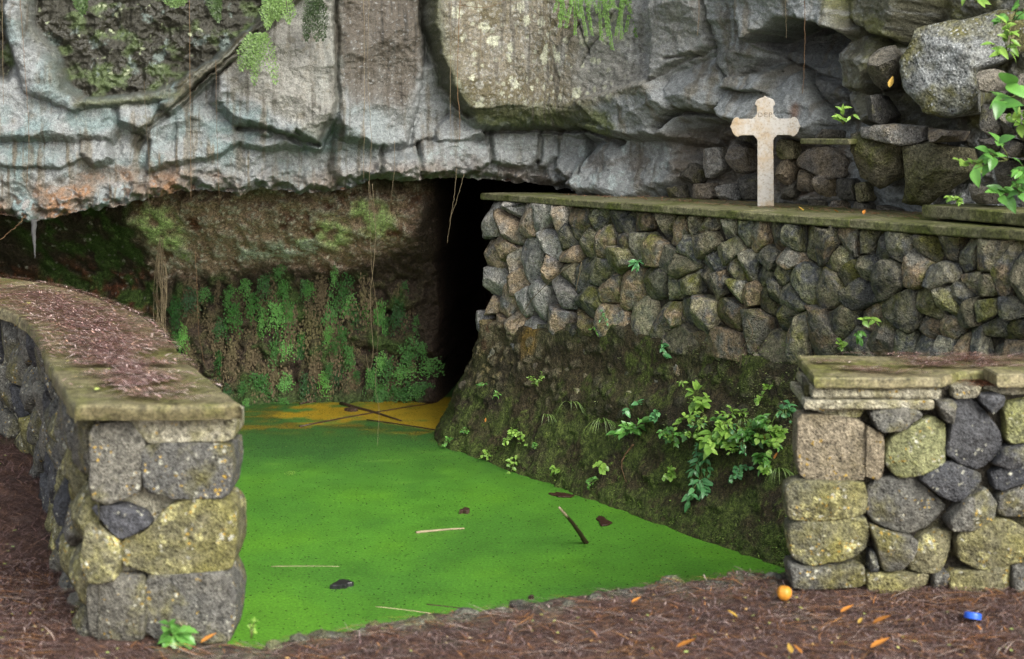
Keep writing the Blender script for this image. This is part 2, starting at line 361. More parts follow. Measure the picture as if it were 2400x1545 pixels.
def build_cliff():
    cx = np.concatenate([np.arange(-900, -60, 14.), np.arange(-60, 2460, 2.4), np.arange(2460, 3150, 14.)])
    tv = np.concatenate([np.linspace(-1000, -50, 36)[:-1]])
    lip = interp(cx, LIP) + 7 * fbm(cx / 22., 3.3, o=4) + 9 * np.abs(pn(cx / 30., 8.1))
    nmain = 230; v = np.linspace(0, 1, nmain)
    PXm, V = np.meshgrid(cx, v); PYm = -50 + V * (lip[None] + 50)
    PXt, PYt = np.meshgrid(cx, tv)
    PX = np.vstack([PXt, PXm]); PY = np.vstack([PYt, PYm]); lipa = np.broadcast_to(lip, PX.shape)
    # feature warp
    wx = PX + 7 * fbm(PX / 60., PY / 60., 1.7, 3) + 3 * fbm(PX / 14., PY / 14., 4.2, 2)
    wy = PY + 7 * fbm(PX / 60., PY / 60., 8.7, 3) + 3 * fbm(PX / 14., PY / 14., 6.2, 2)
    big = fbm(PX / 260., PY / 200., 0.4, 4)
    h = np.full(PX.shape, -.035) + .05 * big + .035 * fbm(PX / 40., PY / 40., 2.2, 4)
    for poly, o, gx, gy, rr in PLATES:
        pa = np.asarray(poly, float); c0 = np.clip(pa, -300, 2500).mean(0)
        x0, x1, y0, y1 = pa[:, 0].min() - 90, pa[:, 0].max() + 90, pa[:, 1].min() - 90, pa[:, 1].max() + 90
        m = (PX > x0) & (PX < x1) & (PY > y0) & (PY < y1)
        if not m.any(): continue
        d = sd_poly(wx[m], wy[m], poly)
        val = o + gx * np.clip(wx[m] - c0[0], -300, 300) / 100 + gy * np.clip(wy[m] - max(c0[1], -20), -200, 200) / 100
        val = val + .025 * fbm(wx[m] / 70., wy[m] / 70., o * 10, 3)
        val = val - (.012 + .02 * ((o * 37.7) % 1)) * np.clip(1 + d / rr, 0, 1)**2 - np.maximum(d, 0) * (.006 + .006 * ((o * 91.3 + rr * .37) % 1))
        h[m] = np.maximum(h[m], val)
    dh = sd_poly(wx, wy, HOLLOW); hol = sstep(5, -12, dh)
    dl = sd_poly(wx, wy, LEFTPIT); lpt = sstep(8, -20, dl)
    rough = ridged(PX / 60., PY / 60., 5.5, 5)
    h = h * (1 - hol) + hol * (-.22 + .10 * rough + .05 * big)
    h = h * (1 - lpt) + lpt * (-.15 + .08 * rough)
    ds = sd_poly(wx, wy, SCOOP); sc = sstep(4, -10, ds)
    h = h * (1 - sc) + sc * (-.12 + .13 * (PY - 50) / 100 - .06 * (PX - 1930) / 100)
    crk = np.zeros(PX.shape)
    for pts, w, dp in CRACKS:
        pa = np.asarray(pts, float)
        m = (PX > pa[:, 0].min() - 40) & (PX < pa[:, 0].max() + 40) & (PY > pa[:, 1].min() - 40) & (PY < pa[:, 1].max() + 40)
        d = d_line(wx[m], wy[m], pts); g = np.exp(-(d / w)**2)
        h[m] -= dp * g; crk[m] = np.maximum(crk[m], np.exp(-(d / (w * 1.6))**2))
    # nodular lip
    near = sstep(75, 10, lipa - PY) * sstep(1420, 1340, PX)
    near2 = np.maximum(near, sstep(95, 70, lipa - PY) * 0)
    nod = ridged(PX / 34., PY / 26., 2.5, 4); d1, id1 = worley(PX / 30., PY / 24., 5)
    h += near * (.07 * nod + .10 * (0.5 - d1) + .05 * facet(wx / 20., wy / 16., 7))
    rgh = sstep(8, -25, sd_poly(wx, wy, [(1590,312),(1725,282),(1790,320),(2000,320),(2000,480),(1600,475)]))
    h += rgh * (.05 * nod + .06 * (0.5 - d1) - .03)
    h -= .10 * sstep(30, 0, lipa - PY)**2 * sstep(1420, 1340, PX)
    # small scale relief, a little faceted
    d2, id2 = worley(wx / 55., wy / 40., 9)
    h += (.12 * facet(wx / 190. + .3 * big, wy / 110., 3) + .05 * facet(wx / 80., wy / 52. + .2 * big, 12) + .012 * facet(wx / 30., wy / 20. + .2 * big, 22)) * (1 - hol) * (1 - .6 * sstep(40, -20, sd_poly(wx, wy, PLATES[15][0])))
    h += .012 * fbm(PX / 16., PY / 12., 3.1, 4) + .006 * ridged(PX / 7., PY / 6., 1.1, 3)
    # ---------------- albedo
    n1 = fbm(PX / 90., PY / 70., 11.1, 5); n2 = fbm(PX / 22., PY / 22., 3.9, 4); n3 = fbm(PX / 6., PY / 6., 7.9, 3)
    streak = fbm(PX / 12., PY / 140., 2.9, 4); streak2 = fbm(PX / 30., PY / 260., 6.9, 4)
    C = np.zeros(PX.shape + (3,)) + np.array((.255, .265, .26))
    C = mixc(C, (.195, .25, .245), sstep(-.15, .25, fbm(PX / 120., PY / 90., 20.2, 4)) * sstep(1000, 700, PX))
    C = mixc(C, (.28, .29, .285), sstep(.05, .35, n1))
    C = mixc(C, (.15, .125, .085), sstep(.08, .34, streak2 + .3 * n2) * .7)
    def reg(poly, soft=20): return sstep(soft, -soft, sd_poly(wx + 14 * n2, wy + 14 * n2, poly))
    # beige face
    b = reg([(515,160),(700,-60),(790,-60),(790,240),(742,330),(620,250),(540,215)], 14)
    C = mixc(C, (.27, .255, .215), b * .8); C = mixc(C, (.16, .14, .10), b * sstep(.1, .35, n2 + .5 * n1) * .7)
    # stained column
    j = reg([(800,-80),(990,-80),(985,160),(960,230),(950,330),(860,250),(810,260),(790,120)], 18)
    C = mixc(C, (.085, .07, .052), j * sstep(-.35, .15, streak + .4 * n1 - (PY - 150) / 500))
    C = mixc(C, (.10, .082, .06), j * sstep(300, 200, PY + 60 * streak) * .85)
    C = mixc(C, (.035, .03, .022), j * sstep(.12, .35, streak) * .9)
    C = mixc(C, (.3, .3, .29), j * sstep(.25, .42, n3 + .3 * n2) * .45)
    # lichen face
    Lm = reg([(1005,-80),(1560,-80),(1500,120),(1620,210),(1500,235),(1420,256),(1250,250),(1090,262),(1055,225),(1030,150)], 12)
    C = mixc(C, (.21, .175, .115), Lm * .9)
    C = mixc(C, (.14, .115, .06), Lm * sstep(-.05, .25, fbm(PX / 80., PY / 80., 31., 4) + .25 * sstep(140, 230, PY)))
    C = mixc(C, (.29, .28, .25), Lm * sstep(.05, .3, fbm(PX / 60., PY / 160., 41., 4) - .2 * sstep(100, 240, PY)) * .8)
    Rg = reg([(1440,-80),(1720,-80),(1725,110),(1640,165),(1600,210),(1430,235),(1390,200)], 30)
    C = mixc(C, (.285, .28, .26), Rg * .75)
    C = mixc(C, (.12, .11, .095), reg([(1520,-80),(1560,-80),(1575,180),(1530,180)], 10) * sstep(-.2, .2, streak + n2) * .8)
    for s, thr, seed, colr, ring in ((46., .34, 3, (.58, .58, .42), 0), (24., .30, 8, (.42, .42, .30), 0), (30., .36, 14, (.36, .35, .31), 1), (17., .34, 21, (.38, .37, .33), 1), (11., .3, 33, (.34, .33, .29), 0)):
        d, i_ = worley(PX / s + .25 * n2, PY / s + .25 * n3, seed)
        rad = thr * (.35 + .75 * ((i_ * 7.3) % 1))
        keep = i_ > (.48 if not ring else .35)
        mk = (d < rad) & keep
        area = np.maximum(Lm, Rg * .9)
        if not ring and s > 20: area = area * sstep(-30, 60, PY) * sstep(1560, 1480, PX)
        fac = mk * area * sstep(rad, rad * .75, d)
        if ring: fac = fac * (.35 + .65 * sstep(.55, .8, d / (rad + 1e-6)))
        C = mixc(C, colr, fac * (.9 if not ring else .65))
    # moss band under the lichen face
    mb = reg([(1085,262),(1250,254),(1420,260),(1500,262),(1520,300),(1480,322),(1330,300),(1200,306),(1110,292)], 8)
    C = mixc(C, (.10, .115, .045), mb * sstep(-.3, .15, n1 + .2)); C = mixc(C, (.2, .22, .19), mb * sstep(.1, .3, n2) * .7)
    C = mixc(C, (.085, .085, .035), np.exp(-(d_line(wx, wy, [(1000,-60),(1015,100),(1050,210),(1095,265),(1250,262),(1450,262)]) / 20)**2) * .9)
    # bluish white lichen on the lower blocks
    lw = reg([(970,330),(1150,340),(1160,410),(980,420)], 15) + reg([(1370,345),(1530,310),(1610,320),(1620,440),(1380,450)], 15) + reg([(1150,320),(1390,310),(1390,400),(1200,400)], 15) * .4
    C = mixc(C, (.33, .37, .36), lw * sstep(0., .25, n2 + .4 * n1)); C = mixc(C, (.15, .135, .12), lw * sstep(.1, .3, -n1 + .4 * n2) * .8)
    # right: scoops in darker grey, their recess shade put into the colour; rust streak
    C = mixc(C, (.115, .12, .12), reg(SCOOP, 6)); C = mixc(C, (.12, .125, .115), reg([(1728,60),(1760,130),(1830,140),(1850,165),(1755,182),(1730,140)], 8) * .8)
    C = mixc(C, (.10, .10, .095), reg([(1890,165),(2010,205),(1990,280),(1950,250)], 8))
    C = mixc(C, (.21, .11, .065), np.exp(-(d_line(wx, wy, [(1907,250),(1905,310)]) / 9)**2) * .8)
    ur = reg([(2000,-60),(2450,-60),(2450,320),(2060,300),(2010,180),(2040,80)], 14)
    C = mixc(C, (.13, .125, .085), ur); C = mixc(C, (.15, .15, .06), ur * sstep(0, .3, n1)); C = mixc(C, (.24, .24, .22), ur * sstep(.1, .3, n2) * .6)
    C = mixc(C, (.17, .14, .105), rgh * .9); C = mixc(C, (.24, .225, .20), rgh * sstep(0, .3, n2) * .8); C = mixc(C, (.15, .09, .055), rgh * sstep(.1, .35, n1) * .8)
    # hollow: wet black moss with green and pale spots
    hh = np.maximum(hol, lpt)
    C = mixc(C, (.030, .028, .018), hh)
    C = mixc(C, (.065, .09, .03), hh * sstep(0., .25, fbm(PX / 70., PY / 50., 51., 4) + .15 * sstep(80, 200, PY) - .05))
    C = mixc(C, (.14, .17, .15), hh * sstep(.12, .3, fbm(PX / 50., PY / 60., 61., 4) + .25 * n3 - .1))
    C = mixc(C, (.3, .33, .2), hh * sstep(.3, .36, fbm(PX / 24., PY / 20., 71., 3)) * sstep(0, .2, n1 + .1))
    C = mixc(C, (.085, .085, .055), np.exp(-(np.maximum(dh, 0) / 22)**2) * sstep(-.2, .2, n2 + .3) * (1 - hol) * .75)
    strand = reg([(690,-60),(775,-60),(600,90),(500,180),(430,240),(340,300),(320,360),(300,340),(330,290),(400,235),(420,195),(520,130),(600,60)], 8)
    C = mixc(C, (.085, .075, .04), strand * .9)
    al = fbm((PX + PY) / 9., (PX - PY) / 120., 81., 3)
    C = mixc(C, (.2, .2, .16), strand * sstep(.05, .3, al)); C = mixc(C, (.03, .026, .016), strand * sstep(.1, .3, -al))
    gl = np.exp(-(d_line(wx, wy, [(190,248),(330,236),(420,220)]) / 9)**2); C = mixc(C, (.10, .11, .05), gl * .8)
    # brown water stains below ledges and the orange underside
    C = mixc(C, (.17, .145, .10), sstep(.14, .34, streak) * sstep(310, 350, PY) * sstep(1000, 600, PX) * .9)
    orr = sstep(115, 50, lipa - PY) * sstep(460, 300, PX) + sstep(60, 20, lipa - PY) * sstep(1400, 1300, PX) * .8
    C = mixc(C, (.22, .17, .13), orr * sstep(-.3, .2, n1)); C = mixc(C, (.27, .15, .08), orr * sstep(.05, .3, n1 + .5 * n2) * sstep(780, 600, PX))
    C = mixc(C, (.28, .265, .25), orr * sstep(.12, .32, n2) * .8); C = mixc(C, (.12, .085, .06), orr * sstep(.1, .3, -n2) * .7)
    C = mixc(C, (.38, .39, .38), sstep(.28, .42, n3 + .35 * n2) * (1 - hh) * .3)
    C = mixc(C, (.09, .085, .055), crk * .5 * (1 - hh))
    C = mixc(C, (.10, .088, .066), sstep(.06, .26, streak) * sstep(-.05, .2, fbm(PX / 140., PY / 300., 91., 3)) * (1 - hh) * .75)
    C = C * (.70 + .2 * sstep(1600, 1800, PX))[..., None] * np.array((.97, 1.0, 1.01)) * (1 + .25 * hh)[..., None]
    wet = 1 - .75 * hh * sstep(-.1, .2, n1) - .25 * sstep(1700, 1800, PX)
    # ---------------- surface
    Yb = cliffY(PX); nx, ny = cliffN(PX)
    X = (PX - 1200) / F * Yb + h * nx; Y = Yb + h * ny; Z = CAMZ - (PY - HZ) / F * Yb
    Z += .012 * fbm(PX / 18., PY / 18., 9.9, 3)
    # ceiling of the hollow under the lip, and the flat top of the rock
    nb = 44; t = np.linspace(0, 1, nb + 1)[1:][:, None]
    x0, y0, z0 = X[-1][None], Y[-1][None], Z[-1][None]
    nxl, nyl = nx[-1][None], ny[-1][None]
    dep = 4.2 * t**1.6
    xb = x0 - nxl * dep * .25; yb = y0 + dep
    zb = z0 + .05 * sstep(0, .12, t) + .05 * fbm(xb * 3, yb * 3, 1.0, 4) * sstep(0, .1, t) + .10 * sstep(0, .5, t) + 0 * x0
    right = sstep(1330, 1420, cx)[None]
    zb = zb - right * 1.2 * t
    cb = np.zeros(xb.shape + (3,)) + np.array((.10, .08, .06)); nb2 = fbm(xb * 6, yb * 6, 2., 4)
    cb = mixc(cb, (.22, .2, .18), sstep(0, .3, nb2)); cb = mixc(cb, (.12, .06, .035), sstep(.05, .3, -nb2))
    xt = X[:1] - nx[:1] * 0; tt = np.linspace(1, 0, 5)[:-1][:, None]
    xt = X[0][None] + 0 * tt; yt = Y[0][None] + tt * 10; zt = Z[0][None] + tt * 1.0
    ct = np.zeros(xt.shape + (3,)) + .15
    X, Y, Z = np.vstack([xt, X, xb]), np.vstack([yt, Y, yb]), np.vstack([zt, Z, zb])
    Cc = np.concatenate([ct, C, cb], 0); A = np.concatenate([np.ones(xt.shape), wet, np.ones(xb.shape)], 0)
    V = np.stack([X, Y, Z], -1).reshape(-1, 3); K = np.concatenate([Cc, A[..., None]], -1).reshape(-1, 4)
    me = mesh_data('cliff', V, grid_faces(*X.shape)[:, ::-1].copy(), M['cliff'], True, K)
    return tag(link('cliff', me), 'grey lava cliff face with mossy hollow, lichen and overhanging lip', None, kind='structure')
build_cliff()

# ------------------------------------------------------------------ back wall of the hollow under the cliff
def cave_h(PX, PY):
    PX = np.asarray(PX, float); PY = np.asarray(PY, float)
    n1 = fbm(PX / 90., PY / 70., 5.1, 5); n2 = fbm(PX / 26., PY / 26., 6.1, 4); n3 = fbm(PX / 7., PY / 7., 7.1, 3)
    h = .16 * n1 + .085 * n2 + .02 * n3 + .05 * facet(PX / 60., PY / 45., 5)
    h += .75 * sstep(680, 470, PY + 40 * n1) * sstep(1120, 960, PX)               # the brow
    h += .10 * sstep(880, 960, PY)
    d1, i1 = worley(PX / 34., PY / 90., 4); h += .10 * (.5 - d1) * sstep(610, 660, PY) * sstep(1000, 950, PX) * sstep(370, 420, PX)
    h -= 2.4 * sstep(1020, 1120, PX + 20 * n1)                                     # the passage on the right
    h -= .15 * sstep(420, 200, PX)
    return h, n1, n2, n3
def build_cave_wall():
    Y0 = 10.7
    cx = np.concatenate([np.arange(-1200, -40, 14.), np.arange(-40, 1180, 3.5), np.arange(1180, 1500, 10.)])
    cy = np.concatenate([np.arange(250, 440, 10.), np.arange(440, 1000, 3.5)])
    PX, PY = np.meshgrid(cx, cy)
    wx = PX + 10 * fbm(PX / 50., PY / 50., 1.1, 3); wy = PY + 10 * fbm(PX / 50., PY / 50., 3.1, 3)
    h, n1, n2, n3 = cave_h(PX, PY)
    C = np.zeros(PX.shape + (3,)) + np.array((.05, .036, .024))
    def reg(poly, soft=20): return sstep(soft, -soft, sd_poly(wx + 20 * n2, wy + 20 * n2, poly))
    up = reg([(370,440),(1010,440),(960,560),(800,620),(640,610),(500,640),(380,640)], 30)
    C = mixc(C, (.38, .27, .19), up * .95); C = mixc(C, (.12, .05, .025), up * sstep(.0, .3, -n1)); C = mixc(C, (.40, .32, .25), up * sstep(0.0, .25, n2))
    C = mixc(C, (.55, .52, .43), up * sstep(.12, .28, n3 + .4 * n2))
    g = np.zeros(PX.shape)
    for x, y, r in ((425, 520, 60), (440, 560, 30), (805, 535, 45), (905, 505, 48), (870, 480, 26), (455, 590, 22), (735, 560, 20)):
        g = np.maximum(g, sstep(r * 1.15, r * .5, np.hypot(wx - x + 20 * n2, wy - y + 20 * n2)))
    C = mixc(C, (.5, .62, .26), g * sstep(-.35, .1, n2))
    tl = reg([(560,590),(650,565),(760,550),(780,575),(700,600),(570,605)], 12); C = mixc(C, (.5, .56, .45), tl * sstep(-.3, .05, n3 + n2) * .95)
    tl = reg([(380,590),(470,570),(490,640),(400,650)], 16); C = mixc(C, (.5, .44, .36), tl * sstep(-.1, .2, n3 + n2) * .8)
    lf = sstep(400, 340, wx)
    C = mixc(C, (.10, .038, .018), lf * sstep(600, 660, PY + 60 * n1) * sstep(-.2, .1, n2)); C = mixc(C, (.05, .085, .018), lf * sstep(.0, .2, fbm(PX / 60., PY / 60., 15., 4) + .1) * sstep(60, 110, PX))
    C = mixc(C, (.32, .3, .25), lf * sstep(.38, .44, fbm(PX / 14., PY / 14., 19., 2)))
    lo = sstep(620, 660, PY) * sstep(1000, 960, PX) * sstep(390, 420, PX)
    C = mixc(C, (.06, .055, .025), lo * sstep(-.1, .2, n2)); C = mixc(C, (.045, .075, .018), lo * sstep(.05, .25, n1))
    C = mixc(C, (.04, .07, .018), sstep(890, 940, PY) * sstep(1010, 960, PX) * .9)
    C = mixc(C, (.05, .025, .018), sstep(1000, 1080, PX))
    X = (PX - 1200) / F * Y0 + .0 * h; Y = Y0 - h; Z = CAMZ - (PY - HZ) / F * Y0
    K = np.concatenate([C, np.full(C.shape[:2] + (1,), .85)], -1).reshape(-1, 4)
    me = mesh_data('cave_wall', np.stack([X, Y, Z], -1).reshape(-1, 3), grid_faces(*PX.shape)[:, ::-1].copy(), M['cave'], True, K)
    tag(link('cave_wall', me), 'dark brown cave back wall with pale lichen brow', None, kind='structure')
    return lambda px, py: None
build_cave_wall()

# ------------------------------------------------------------------ water covered with duckweed
ZW = -0.40
def at_z(px, py, z):
    Y = (CAMZ - z) * F / (py - HZ); return Vector(((px - 1200) / F * Y, Y, z))
def build_water():
    cx = np.concatenate([np.arange(-900, 420, 40.), np.arange(420, 1960, 5.), np.arange(1960, 2700, 40.)])
    cy = np.concatenate([np.linspace(690, 915, 12), np.arange(920, 1560, 3.), np.linspace(1570, 1900, 10)])
    PX, PY = np.meshgrid(cx, cy)
    Y = (CAMZ - ZW) * F / (PY - HZ); X = (PX - 1200) / F * Y
    n1 = fbm(X * 1.5, Y * 1.5, .3, 4); n2 = fbm(X * 7, Y * 7, 1.3, 4); n3 = fbm(X * 2.5, Y * 14, 2.3, 4)
    C = np.zeros(PX.shape + (3,)) + np.array((.068, .205, .020))
    C = mixc(C, (.083, .235, .019), sstep(0, .3, n1)); C = mixc(C, (.056, .175, .020), sstep(.05, .3, -n1))
    C = mixc(C, (.16, .34, .04), sstep(.2, .4, n3 + .3 * n2) * sstep(1180, 1080, PY) * .5)
    C = mixc(C, (.042, .13, .03), sstep(1180, 1000, PY + 40 * n1) * .8)  # far duckweed painted darker for the shade under the overhang
    wx = PX + 6 * n2; wy = PY + 5 * n2
    yel = sstep(3, -3, sd_poly(wx, wy, [(700,947),(800,938),(900,940),(1070,930),(1075,1014),(1040,1013),(960,999),(862,984),(720,1000),(690,990),(640,975)]))
    mixd = sstep(14, -14, sd_poly(wx, wy, [(500,960),(640,945),(760,936),(900,990),(1075,1015),(1075,1040),(900,1010),(700,1015),(560,1012)]))
    C = mixc(C, (.22, .16, .014), mixd * sstep(-.12, .2, n3 + .5 * n2))
    C = mixc(C, (.09, .10, .015), mixd * sstep(.1, .3, -n3) * .7)
    C = mixc(C, (.29, .19, .012), yel * sstep(-.2, .2, n3 + .4 * n2 + .1 + .35 * sstep(800, 960, PX) - .25 * sstep(780, 690, PX)) * .92)
    C = mixc(C, (.13, .12, .015), yel * sstep(.15, .3, fbm(X * 10, Y * 30, 9., 3)) * .7)
    shade_cov = 1 - .4 * sstep(1180, 1010, PY + 40 * n1) * (1 - yel)  # lower alpha far back: overhang shade painted as dark gaps in the weed
    C = np.concatenate([C, shade_cov[..., None]], -1)
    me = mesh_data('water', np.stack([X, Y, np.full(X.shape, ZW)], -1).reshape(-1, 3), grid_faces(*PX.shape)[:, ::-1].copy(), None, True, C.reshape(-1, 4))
    m, nt, b = new_mat('duckweed_water')
    at = N(nt, 'ShaderNodeVertexColor', layer_name='Col'); tc = N(nt, 'ShaderNodeTexCoord').outputs['Object']
    n_a = noise_n(nt, tc, 75, 4, 0.8); n_b = noise_n(nt, tc, 30, 4, 0.7); n_c = noise_n(nt, tc, 6, 5, 0.6)
    gv = maprange(nt, n_a, 0.3, 0.7, 0.4, 1.6); g2 = maprange(nt, n_c, 0.3, 0.7, 0.85, 1.15)
    k = N(nt, 'ShaderNodeMath', operation='MULTIPLY'); nt.links.new(gv, k.inputs[0]); nt.links.new(g2, k.inputs[1])
    vm = N(nt, 'ShaderNodeVectorMath', operation='SCALE'); nt.links.new(at.outputs[0], vm.inputs[0]); nt.links.new(k.outputs[0], vm.inputs['Scale'])
    vo = N(nt, 'ShaderNodeTexVoronoi', Scale=34.0); nt.links.new(tc, vo.inputs['Vector'])
    gap = N(nt, 'ShaderNodeMath', operation='MULTIPLY')
    nt.links.new(maprange(nt, vo.outputs['Distance'], 0.2, 0.13), gap.inputs[0]); nt.links.new(maprange(nt, n_b, 0.40, 0.52), gap.inputs[1])
    c1 = mixn(nt, gap.outputs[0], vm.outputs[0], (0.012, 0.035, 0.01))
    vo2 = N(nt, 'ShaderNodeTexVoronoi', Scale=33.0); nt.links.new(tc, vo2.inputs['Vector'])
    sp = N(nt, 'ShaderNodeMath', operation='MULTIPLY'); nt.links.new(maprange(nt, vo2.outputs['Distance'], 0.09, 0.06), sp.inputs[0]); nt.links.new(maprange(nt, noise_n(nt, tc, 23, 3), 0.56, 0.6), sp.inputs[1])
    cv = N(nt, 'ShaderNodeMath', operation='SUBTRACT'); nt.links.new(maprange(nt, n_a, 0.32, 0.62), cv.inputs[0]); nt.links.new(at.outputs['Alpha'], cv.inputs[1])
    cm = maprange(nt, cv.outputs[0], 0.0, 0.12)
    c1 = mixn(nt, cm, c1, (0.012, 0.03, 0.012))  # blends in the dark of the painted far shade
    c2 = mixn(nt, sp.outputs[0], c1, (0.42, 0.5, 0.12))
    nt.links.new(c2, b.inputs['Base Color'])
    rr = maprange(nt, gap.outputs[0], 0, 1, 0.5, 0.05); nt.links.new(rr, b.inputs['Roughness']); b.inputs['Specular IOR Level'].default_value = 0.25
    bump(nt, b, [(n_a, 1.0)], 0.5, 0.004)
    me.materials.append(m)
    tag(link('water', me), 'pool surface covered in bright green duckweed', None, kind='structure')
build_water()

# ------------------------------------------------------------------ ground in front with the broken lip of the pool
LIPG = [(480, 1500), (540, 1502), (620, 1505), (680, 1481), (800, 1466), (900, 1450), (960, 1440), (1080, 1425), (1150, 1416), (1230, 1404), (1330, 1394), (1400, 1376),
        (1470, 1374), (1550, 1356), (1580, 1350), (1600, 1355), (1700, 1342), (1730, 1329), (1760, 1335), (1840, 1332), (1900, 1330)]
def ground_z(X, Y):
    return .014 * fbm(X * 2.2, Y * 2.2, .7, 4) + .18 * sstep(5.2, 7.6, Y) * sstep(-1.2, -1.7, X) - .01
def build_ground():
    lx = np.array([at_z(x, y, 0.0)[:] for x, y in LIPG])
    cx = np.concatenate([np.linspace(-40, -6.2, 12), np.arange(-6, -1.6, .05), np.arange(-1.6, 2.2, .009), np.arange(2.2, 6.1, .08), np.linspace(6.5, 40, 12)])
    edge = np.interp(cx, lx[:, 0], lx[:, 1])
    edge = edge + .012 * fbm(cx * 9, 3.0, o=4) + .006 * fbm(cx * 40, 5.0, o=3)
    mid = np.array([(-9, 11.5), (-4.35, 8.5), (-3.0, 7.95), (-2.45, 7.45), (-1.95, 6.7), (-1.62, 5.95), (-1.42, 5.3), (-1.15, 4.75)])
    edge = np.where(cx < -1.15, np.interp(cx, mid[:, 0], mid[:, 1]), edge + (6.1 - edge) * sstep(1.03, 1.7, cx))
    # rows: from behind the camera to the edge, then down the drop
    t = np.concatenate([np.linspace(0, .70, 10)[:-1], np.linspace(.70, 1, 90)])
    Yr = -14 + (edge[None] + 14) * (t[:, None]**.5)
    Xr = np.broadcast_to(cx, Yr.shape).copy(); Zr = ground_z(Xr, Yr)
    de = edge[None] - Yr; nearl = sstep(-1.2, -1.1, cx) * sstep(1.14, 1.0, cx)
    k = nearl[None] * sstep(.45, 0, de)
    rockm = np.clip(k * 1.2, 0, 1) * sstep(-.25, .15, fbm(Xr * 5, Yr * 7, 3.3, 4))
    d1, i1 = worley(Xr * 5, Yr * 7, 2)
    Zr = Zr + rockm * (.03 * (.55 - d1) + .012 * fbm(Xr * 25, Yr * 25, 1., 3)) + .004 * fbm(Xr * 40, Yr * 40, 2., 3)
    Zr -= k * .012 * sstep(.05, 0, de)
    n1 = fbm(Xr * 3, Yr * 5, 9.3, 4); n2 = fbm(Xr * 16, Yr * 20, 1.3, 4); n3 = fbm(Xr * 60, Yr * 60, 4.3, 3)
    C = np.zeros(Yr.shape + (3,)) + np.array((.085, .05, .04))
    C = mixc(C, (.06, .042, .036), sstep(0, .3, n1)); C = mixc(C, (.15, .085, .06), sstep(.05, .3, n2)); C = mixc(C, (.2, .14, .12), sstep(.25, .4, n3) * .6)
    C = mixc(C, (.075, .08, .04), sstep(.2, .4, fbm(Xr * 2.5, Yr * 4, 14., 4)) * .6)
    C = mixc(C, (.11, .115, .085), rockm * sstep(-.2, .2, n2)); C = mixc(C, (.15, .16, .09), rockm * sstep(.1, .3, n3) * .7)
    rows = [(.004, .02), (.012, .05), (.02, .12), (.03, .3), (.06, .7)]
    ze = Zr[-1]
    Yd = np.stack([edge + a + .02 * fbm(cx * 9, b * 9, o=3) for a, b in rows]); Zd = np.stack([ze - b for a, b in rows]); Xd = np.broadcast_to(cx, Yd.shape)
    Cd = np.zeros(Yd.shape + (3,)) + np.array((.06, .06, .04))
    X, Y, Z = np.vstack([Xr, Xd]), np.vstack([Yr, Yd]), np.vstack([Zr, Zd])
    K = np.concatenate([np.concatenate([C, Cd], 0), np.full(X.shape + (1,), .8)], -1).reshape(-1, 4)
    me = mesh_data('ground', np.stack([X, Y, Z], -1).reshape(-1, 3), grid_faces(*X.shape), M['ground'], True, K)
    tag(link('ground', me), 'brown needle strewn ground with a broken rocky pool edge', None, kind='structure')
    gr = bpy.data.objects['ground']; r_ = np.random.default_rng(31)
    for i, x in enumerate(np.concatenate([np.linspace(650, 1820, 20), [1570, 1585, 1735, 1755, 960, 1240]])):
        y = interp(x, LIPG) + r_.uniform(0, 16) + (4 if i > 19 else 8); p = at_z(x, y, 0.0); w, d_ = r_.uniform(.035, .11), r_.uniform(.02, .045)
        th = np.sort(r_.uniform(0, 2 * math.pi, 8)); pl_ = np.stack([np.cos(th) * w, np.sin(th) * d_], 1)
        add_stone(gr, pl_, (1, 0, 0), (0, 1, 0), (0, 0, 1), (p.x, p.y, -.004), M['rim_stone'], 4000 + i, depth=.05, bulge=r_.uniform(.014, .03), lift=-.006, n=26, nr=7, amp=.08, facets=4)
    # land far beyond on every side, so the picture's place does not hang in the air
    v = [(-90, -90, -.8), (90, -90, -.8), (90, 90, -.8), (-90, 90, -.8)]
    me = mesh_data('terrain', v, [(0, 1, 2, 3)], M['ground'], False, np.tile((.08, .07, .05, .8), (4, 1)))
    tag(link('terrain', me), 'dark earth under and around the place', None, kind='structure')
    return lx
# (built below, once the stone helpers exist)

